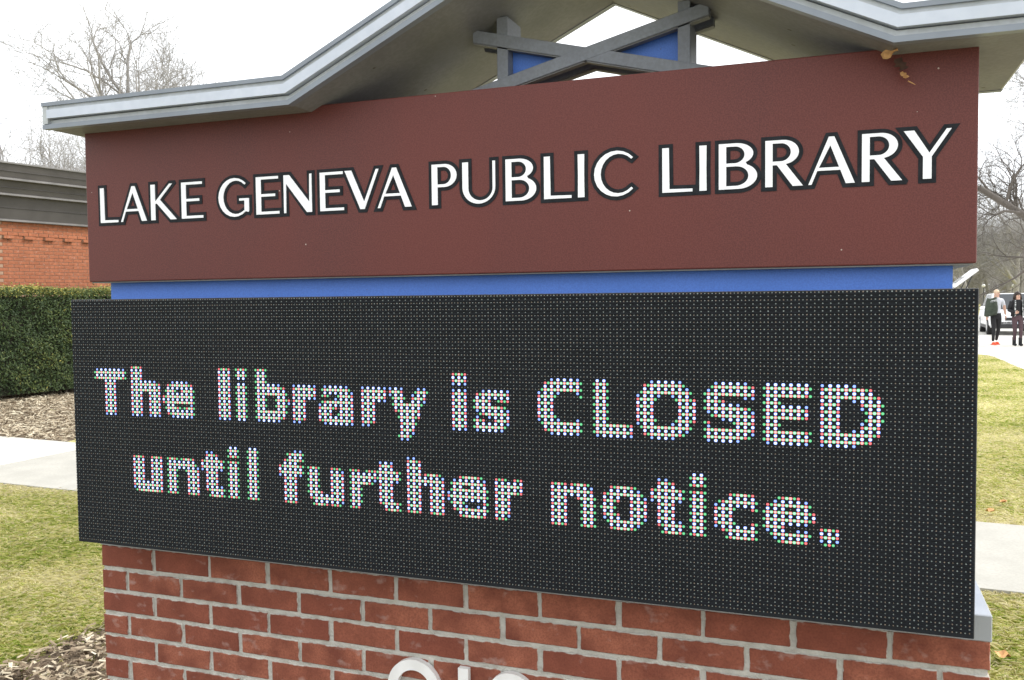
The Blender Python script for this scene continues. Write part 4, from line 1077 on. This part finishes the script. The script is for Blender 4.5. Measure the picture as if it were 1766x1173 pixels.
def woman():
    loc = ground_at(1754, 597); yaw = math.radians(12)
    J = {'pel': (VV((0, 0, .90)), (.145, .108), None), 'sp': (VV((0, .01, 1.07)), (.112, .090), 'pel'), 'ch': (VV((0, 0, 1.26)), (.140, .105), 'sp'),
         'nk': (VV((0, 0, 1.41)), .052, 'ch'), 'hd': (VV((0, -.012, 1.50)), (.068, .080), 'nk'), 'ht': (VV((0, -.006, 1.585)), (.070, .082), 'hd'),
         'sl': (VV((-.160, 0, 1.35)), .054, 'ch'), 'el': (VV((-.235, .02, 1.10)), .042, 'sl'), 'wl': (VV((-.150, -.19, 1.01)), .029, 'el'),
         'sr': (VV((.160, 0, 1.35)), .054, 'ch'), 'er': (VV((.235, .04, 1.10)), .042, 'sr'), 'wr': (VV((.235, -.05, .88)), .029, 'er'),
         'hl': (VV((-.085, 0, .84)), .094, 'pel'), 'kl': (VV((-.075, -.02, .48)), .060, 'hl'), 'al': (VV((-.060, .06, .13)), .042, 'kl'),
         'hr': (VV((.085, 0, .84)), .094, 'pel'), 'kr': (VV((.075, -.09, .48)), .060, 'hr'), 'ar': (VV((.070, -.06, .13)), .042, 'kr')}
    def reg(c):
        if c.z > 1.41: return 0
        if c.z < 0.93 and abs(c.x) < 0.2: return 2
        return 1
    def ex(mb):
        face(mb, VV((0, -.012, 1.53)), 0.1, 0, 3, 4)
        hand(mb, VV((-.148, -.195, 1.01)), (.5, -.8, .15), (0, 0, 1), 0); hand(mb, VV((.235, -.055, .87)), (.02, -.15, -1), (-.4, -.9, 0), 0)
    root = person('woman with long dark hair in black top and plum trousers beside man with coat', (loc.x, loc.y, 0.008), yaw, 1.65, J, reg, [M['skin'], M['black'], M['plum'], M['dark'], M['lips']], ex)
    mb = MB(); mb.ball((0, .020, 1.575), .094, 12, 8, 0, sc=(.95, 1.0, 1.0))
    for i in range(26):                                  # long hair falling over the shoulders
        a = math.radians(-25 + 230 * i / 25); x = .082 * math.cos(a); y = .015 + .085 * math.sin(a)
        p = VV((x, y, 1.60)); q = VV((x * 1.25, y * 1.1 + .005, 1.42)); r_ = VV((x * 1.55, y * 1.0 - .02, 1.20 + .03 * math.sin(i * 2.3)))
        mb.tube(p, q, .024, .026, 6); mb.tube(q, r_, .026, .012, 6)
    mb.build('hair', M['darkhair'], root, smooth=True)
    for a in (VV((-.060, .06, 0)), VV((.070, -.06, 0))):
        mb = MB(); mb.ball(a + VV((0, -.06, .042)), .070, 10, 6, 0, sc=(.6, 1.7, .6)); mb.tube(a + VV((0, .005, .02)), a + VV((0, .0, .26)), .050, .056, 10); mb.build('boot', M['black'], root, smooth=True)
    for s in (-1, 1):                                    # open jacket: a dark panel with a pale edge on each side
        mb = MB(); rows_ = []
        for i in range(7):
            t = i / 6; z = 1.40 - 0.50 * t; rr = .165 + .03 * t
            rows_.append([VV((s * rr * math.cos(math.radians(a)), -rr * 0.80 * math.sin(math.radians(a)), z)) for a in (58, 46, 20, -10, -45, -80)])
        for i in range(6):
            for j in range(5): mb.face_loop([rows_[i][j], rows_[i][j + 1], rows_[i + 1][j + 1], rows_[i + 1][j]], 1 if j == 0 else 0)
        o = mb.build('jacket', [M['black'], M['coatlining']], root, smooth=True); sd_ = o.modifiers.new('t', 'SOLIDIFY'); sd_.thickness = 0.012
    mb = MB()
    for s in (-1, 1):
        mb.tube((s * .165, 0, 1.36), (s * .24, .02, 1.10), .068, .056, 8)
        mb.tube((s * .24, .02, 1.10), ((-.165, -.165, 1.015) if s < 0 else (.238, -.035, .92)), .056, .042, 8)
    mb.build('sleeves', M['black'], root, smooth=True)
man(); woman()

# ================================================================== parked cars
M['carwhite'] = surf('car_white', (0.80, 0.81, 0.83), (0.78, 0.79, 0.81), 0.22, 3, spec=0.6)
M['glass'] = surf('car_glass', (0.02, 0.025, 0.03), (0.025, 0.03, 0.035), 0.06, 3, spec=0.8)
M['tyre'] = surf('tyre', (0.02, 0.02, 0.021), (0.028, 0.028, 0.028), 0.85, 30)
M['rim'] = surf('rim', (0.42, 0.43, 0.45), (0.36, 0.37, 0.39), 0.3, 20, metallic=0.8)
M['plastic'] = surf('black_plastic', (0.022, 0.022, 0.024), (0.03, 0.03, 0.032), 0.55, 30)
M['lampglass'] = surf('lamp_glass', (0.62, 0.66, 0.70), (0.5, 0.54, 0.58), 0.12, 20)
M['taillamp'] = surf('tail_lamp', (0.40, 0.02, 0.02), (0.3, 0.015, 0.015), 0.2, 20)
M['plate'] = surf('number_plate', (0.55, 0.66, 0.80), (0.66, 0.72, 0.80), 0.4, 30)
def car(label, loc, rz, L=4.6, Wd=1.84, Hh=1.62, hatch=False, suv=True):
    """local +X is forward"""
    root = empty('parked_car', loc, rz); tag(root, label, 'car', None)
    hl, hw = L / 2, Wd / 2; belt = Hh * 0.60; sill = 0.26
    # lower body: cross-sections from tail to nose (x, half width, bottom, shoulder z, shoulder inset)
    secs = [(-hl, hw * .82, .42, belt * .92, .10), (-hl + .10, hw * .96, .30, belt * .99, .07), (-hl + .7, hw, sill, belt, .05), (0, hw, sill, belt * 1.0, .05), (hl * .38, hw, sill, belt * .985, .06),
            (hl * .62, hw * .99, sill, belt * .94, .12), (hl - .22, hw * .93, .28, belt * .84, .16), (hl - .03, hw * .80, .34, belt * .70, .14), (hl, hw * .72, .40, belt * .60, .10)]
    mb = MB(); rings = []
    for x, w_, zb, zs, ins in secs:
        rings.append([VV((x, -w_ * .92, zb)), VV((x, -w_, zb + .12)), VV((x, -w_, zs * .72)), VV((x, -w_ + ins * .4, zs * .93)), VV((x, -w_ + ins + .06, zs)), VV((x, 0, zs + .03)),
                      VV((x, w_ - ins - .06, zs)), VV((x, w_ - ins * .4, zs * .93)), VV((x, w_, zs * .72)), VV((x, w_, zb + .12)), VV((x, w_ * .92, zb))])
    for a, b in zip(rings[:-1], rings[1:]):
        for i in range(len(a)): mb.face_loop([a[i], b[i], b[(i + 1) % len(a)], a[(i + 1) % len(a)]])
    mb.face_loop(rings[0]); mb.face_loop(rings[-1][::-1])
    body = mb.build('body', M['carwhite'], root, smooth=True)
    # greenhouse
    xr, xf = -hl + (.12 if suv else .75), hl * .42; rt0, rt1 = xr + .25, hl * .10
    mb = MB(); P = lambda x, y, z: VV((x, y, z))
    b0 = [P(xr, -hw + .12, belt), P(xf, -hw + .12, belt * .97), P(xf, hw - .12, belt * .97), P(xr, hw - .12, belt)]
    t0 = [P(rt0, -hw + .30, Hh - .03), P(rt1, -hw + .30, Hh - .01), P(rt1, hw - .30, Hh - .01), P(rt0, hw - .30, Hh - .03)]
    mb.hull8(b0 + t0); cab = mb.build('cabin', M['carwhite'], root, bevel=0.05, segs=3)
    def quad(n, a, b, c, d, mat, push, par=root, inset=.08):
        ctr = (a + b + c + d) / 4; nr = (b - a).cross(d - a).normalized()
        p = [q + (ctr - q) * inset + nr * push for q in (a, b, c, d)]
        mb = MB(); mb.hull8([q - nr * (push + .004) for q in p] + p); return mb.build(n, mat, par)
    quad('windscreen', b0[1], b0[2], t0[2], t0[1], M['glass'], .006, inset=.10)
    if not hatch: quad('rear_window', b0[3], b0[0], t0[0], t0[3], M['glass'], .006, inset=.14)
    mid = .48
    for s in (0, 1):
        if s == 0: A, B, C_, D = b0[0], b0[1], t0[1], t0[0]
        else: A, B, C_, D = b0[2], b0[3], t0[3], t0[2]
        m0 = A.lerp(B, mid if s == 0 else 1 - mid); m1 = D.lerp(C_, mid if s == 0 else 1 - mid)
        quad('side_window', A, m0, m1, D, M['glass'], .006, inset=.11); quad('side_window', m0, B, C_, m1, M['glass'], .006, inset=.11)
    # wheels
    for sx in (-1, 1):
        for sy in (-1, 1):
            c = VV((sx * L * .295 + (.04 if sx > 0 else 0), sy * (hw - .11), .335)); mb = MB(off=c)
            mb.tube(c + VV((0, -.11, 0)), c + VV((0, .11, 0)), .335, .335, 24); wo = mb.build('wheel', M['tyre'], root, bevel=.02); wo.location = c
            mb = MB(off=c); mb.tube(c + VV((0, sy * .06, 0)), c + VV((0, sy * .118, 0)), .215, .205, 20)
            mb.build('rim', M['rim'], wo)
            mb = MB(off=c); mb.tube(c + VV((0, sy * -.02, 0)), c + VV((0, sy * .099, 0)), .395, .395, 20); mb.build('wheel_arch', M['plastic'], wo) if False else None
    # nose
    zf = belt * .60
    for s in (-1, 1):
        mb = MB(); mb.ball((hl - .12, s * hw * .66, zf + .06), .13, 10, 8, 0, sc=(.9, 1.35, .62)); mb.build('headlight', M['lampglass'], root, smooth=True)
        mb = MB(); mb.ball((hl * .36, s * (hw + .10), belt + .06), .11, 8, 6, 0, sc=(.55, 1.0, .7)); mb.build('mirror', M['carwhite'], root, smooth=True)
        mb = MB(); mb.box(-hl - .012, -hl + .12, s * hw * .66 - .11, s * hw * .66 + .11, belt * .62, belt * .90); mb.build('tail_light', M['taillamp'], root, bevel=.02)
    mb = MB(); mb.box(hl - .06, hl + .016, -hw * .42, hw * .42, zf - .02, zf + .10); gr = mb.build('grille', M['plastic'], root, bevel=.015)
    mb = MB(); mb.box(hl - .10, hl + .03, -hw * .78, hw * .78, .26, .43); mb.build('front_bumper', M['plastic'], root, bevel=.03)
    mb = MB(); mb.box(hl + .026, hl + .040, -.16, .16, .44, .55); mb.build('number_plate', M['plate'], root)
    mb = MB(); mb.box(-hl - .03, -hl + .1, -hw * .80, hw * .80, .30, .52); mb.build('rear_bumper', M['plastic'], root, bevel=.03)
    for s in (-1, 1):
        mb = MB(); mb.box(-hl * .55, hl * .50, s * hw - .02 if s > 0 else -hw - .004, s * hw + .004 if s > 0 else -hw + .02, .25, .37); mb.build('side_sill', M['plastic'], root)
    if hatch:
        hx, hz = rt0 + .02, Hh + .01; tx, tz = hx - .70, hz + .56
        mb = MB(); nx = VV((.62, 0, .78))
        a, b = VV((hx, 0, hz)), VV((tx, 0, tz)); tck = nx * .05; hwid = hw - .22
        mb.hull8([a + VV((0, -hwid, 0)) - tck, b + VV((0, -hwid, 0)) - tck, b + VV((0, hwid, 0)) - tck, a + VV((0, hwid, 0)) - tck,
                  a + VV((0, -hwid, 0)) + tck, b + VV((0, -hwid, 0)) + tck, b + VV((0, hwid, 0)) + tck, a + VV((0, hwid, 0)) + tck])
        lg = mb.build('raised_tailgate', M['carwhite'], root, bevel=.02)
        mb = MB(); p = a.lerp(b, .12) + nx * .053; q = a.lerp(b, .55) + nx * .053; hw2 = hwid * .82
        mb.hull8([p + VV((0, -hw2, 0)) - nx * .01, q + VV((0, -hw2, 0)) - nx * .01, q + VV((0, hw2, 0)) - nx * .01, p + VV((0, hw2, 0)) - nx * .01,
                  p + VV((0, -hw2, 0)), q + VV((0, -hw2, 0)), q + VV((0, hw2, 0)), p + VV((0, hw2, 0))]); mb.build('tailgate_glass', M['glass'], lg)
        for s in (-1, 1):
            mb = MB(); mb.tube(VV((hx - .18, s * (hwid - .05), belt + .25)), a.lerp(b, .72) + VV((0, s * (hwid - .05), 0)) - tck, .022, .016, 8); mb.build('gas_strut', M['plastic'], root)
        mb = MB(); mb.box(xr - .02, xr + .10, -hw + .25, hw - .25, belt * .55, Hh - .12); mb.build('load_opening', M['plastic'], root)
    return root
p = ground_at(1757, 579); hd_ = math.atan2(CAM.y - p.y, CAM.x - p.x)
car('white car with pale blue number plate parked behind the walking couple', (p.x, p.y + 2.3, 0.008), hd_ + 0.12)
p = ground_at(1655, 560)
car('white car parked farther back beyond the one behind the couple', (p.x, p.y + 2.3, 0.008), hd_ + 0.05)
car('white sport utility car with its tailgate raised behind the message board', (4.28 - 1.95, 31.4, 0.008), math.pi, L=4.6, Wd=1.9, Hh=1.83, hatch=True)

# ================================================================== globe lamps
M['globe'] = surf('globe_glass', (0.80, 0.81, 0.82), (0.76, 0.77, 0.78), 0.25, 5)
M['lamppost'] = surf('lamp_post', (0.06, 0.065, 0.065), (0.045, 0.05, 0.05), 0.5, 10)
for u, k in ((1696, 82), (1748, 80)):
    b = at_px(u, k); top = depth_at(u, 493, k).z
    root = empty('globe_lamp', b); tag(root, 'white globe lamp on a dark post beyond the parked white cars', 'lamp', 'globe lamps in the park')
    mb = MB(); mb.tube((0, 0, -.05), (0, 0, .25), .12, .10, 10); mb.tube((0, 0, .25), (0, 0, top - .12), .055, .045, 10); mb.build('post', M['lamppost'], root, smooth=False)
    mb = MB(); mb.ball((0, 0, top), .16, 14, 10); mb.build('globe', M['globe'], root, smooth=True)
    mb = MB(); mb.tube((0, 0, top - .20), (0, 0, top - .13), .06, .09, 10); mb.build('collar', M['lamppost'], root)
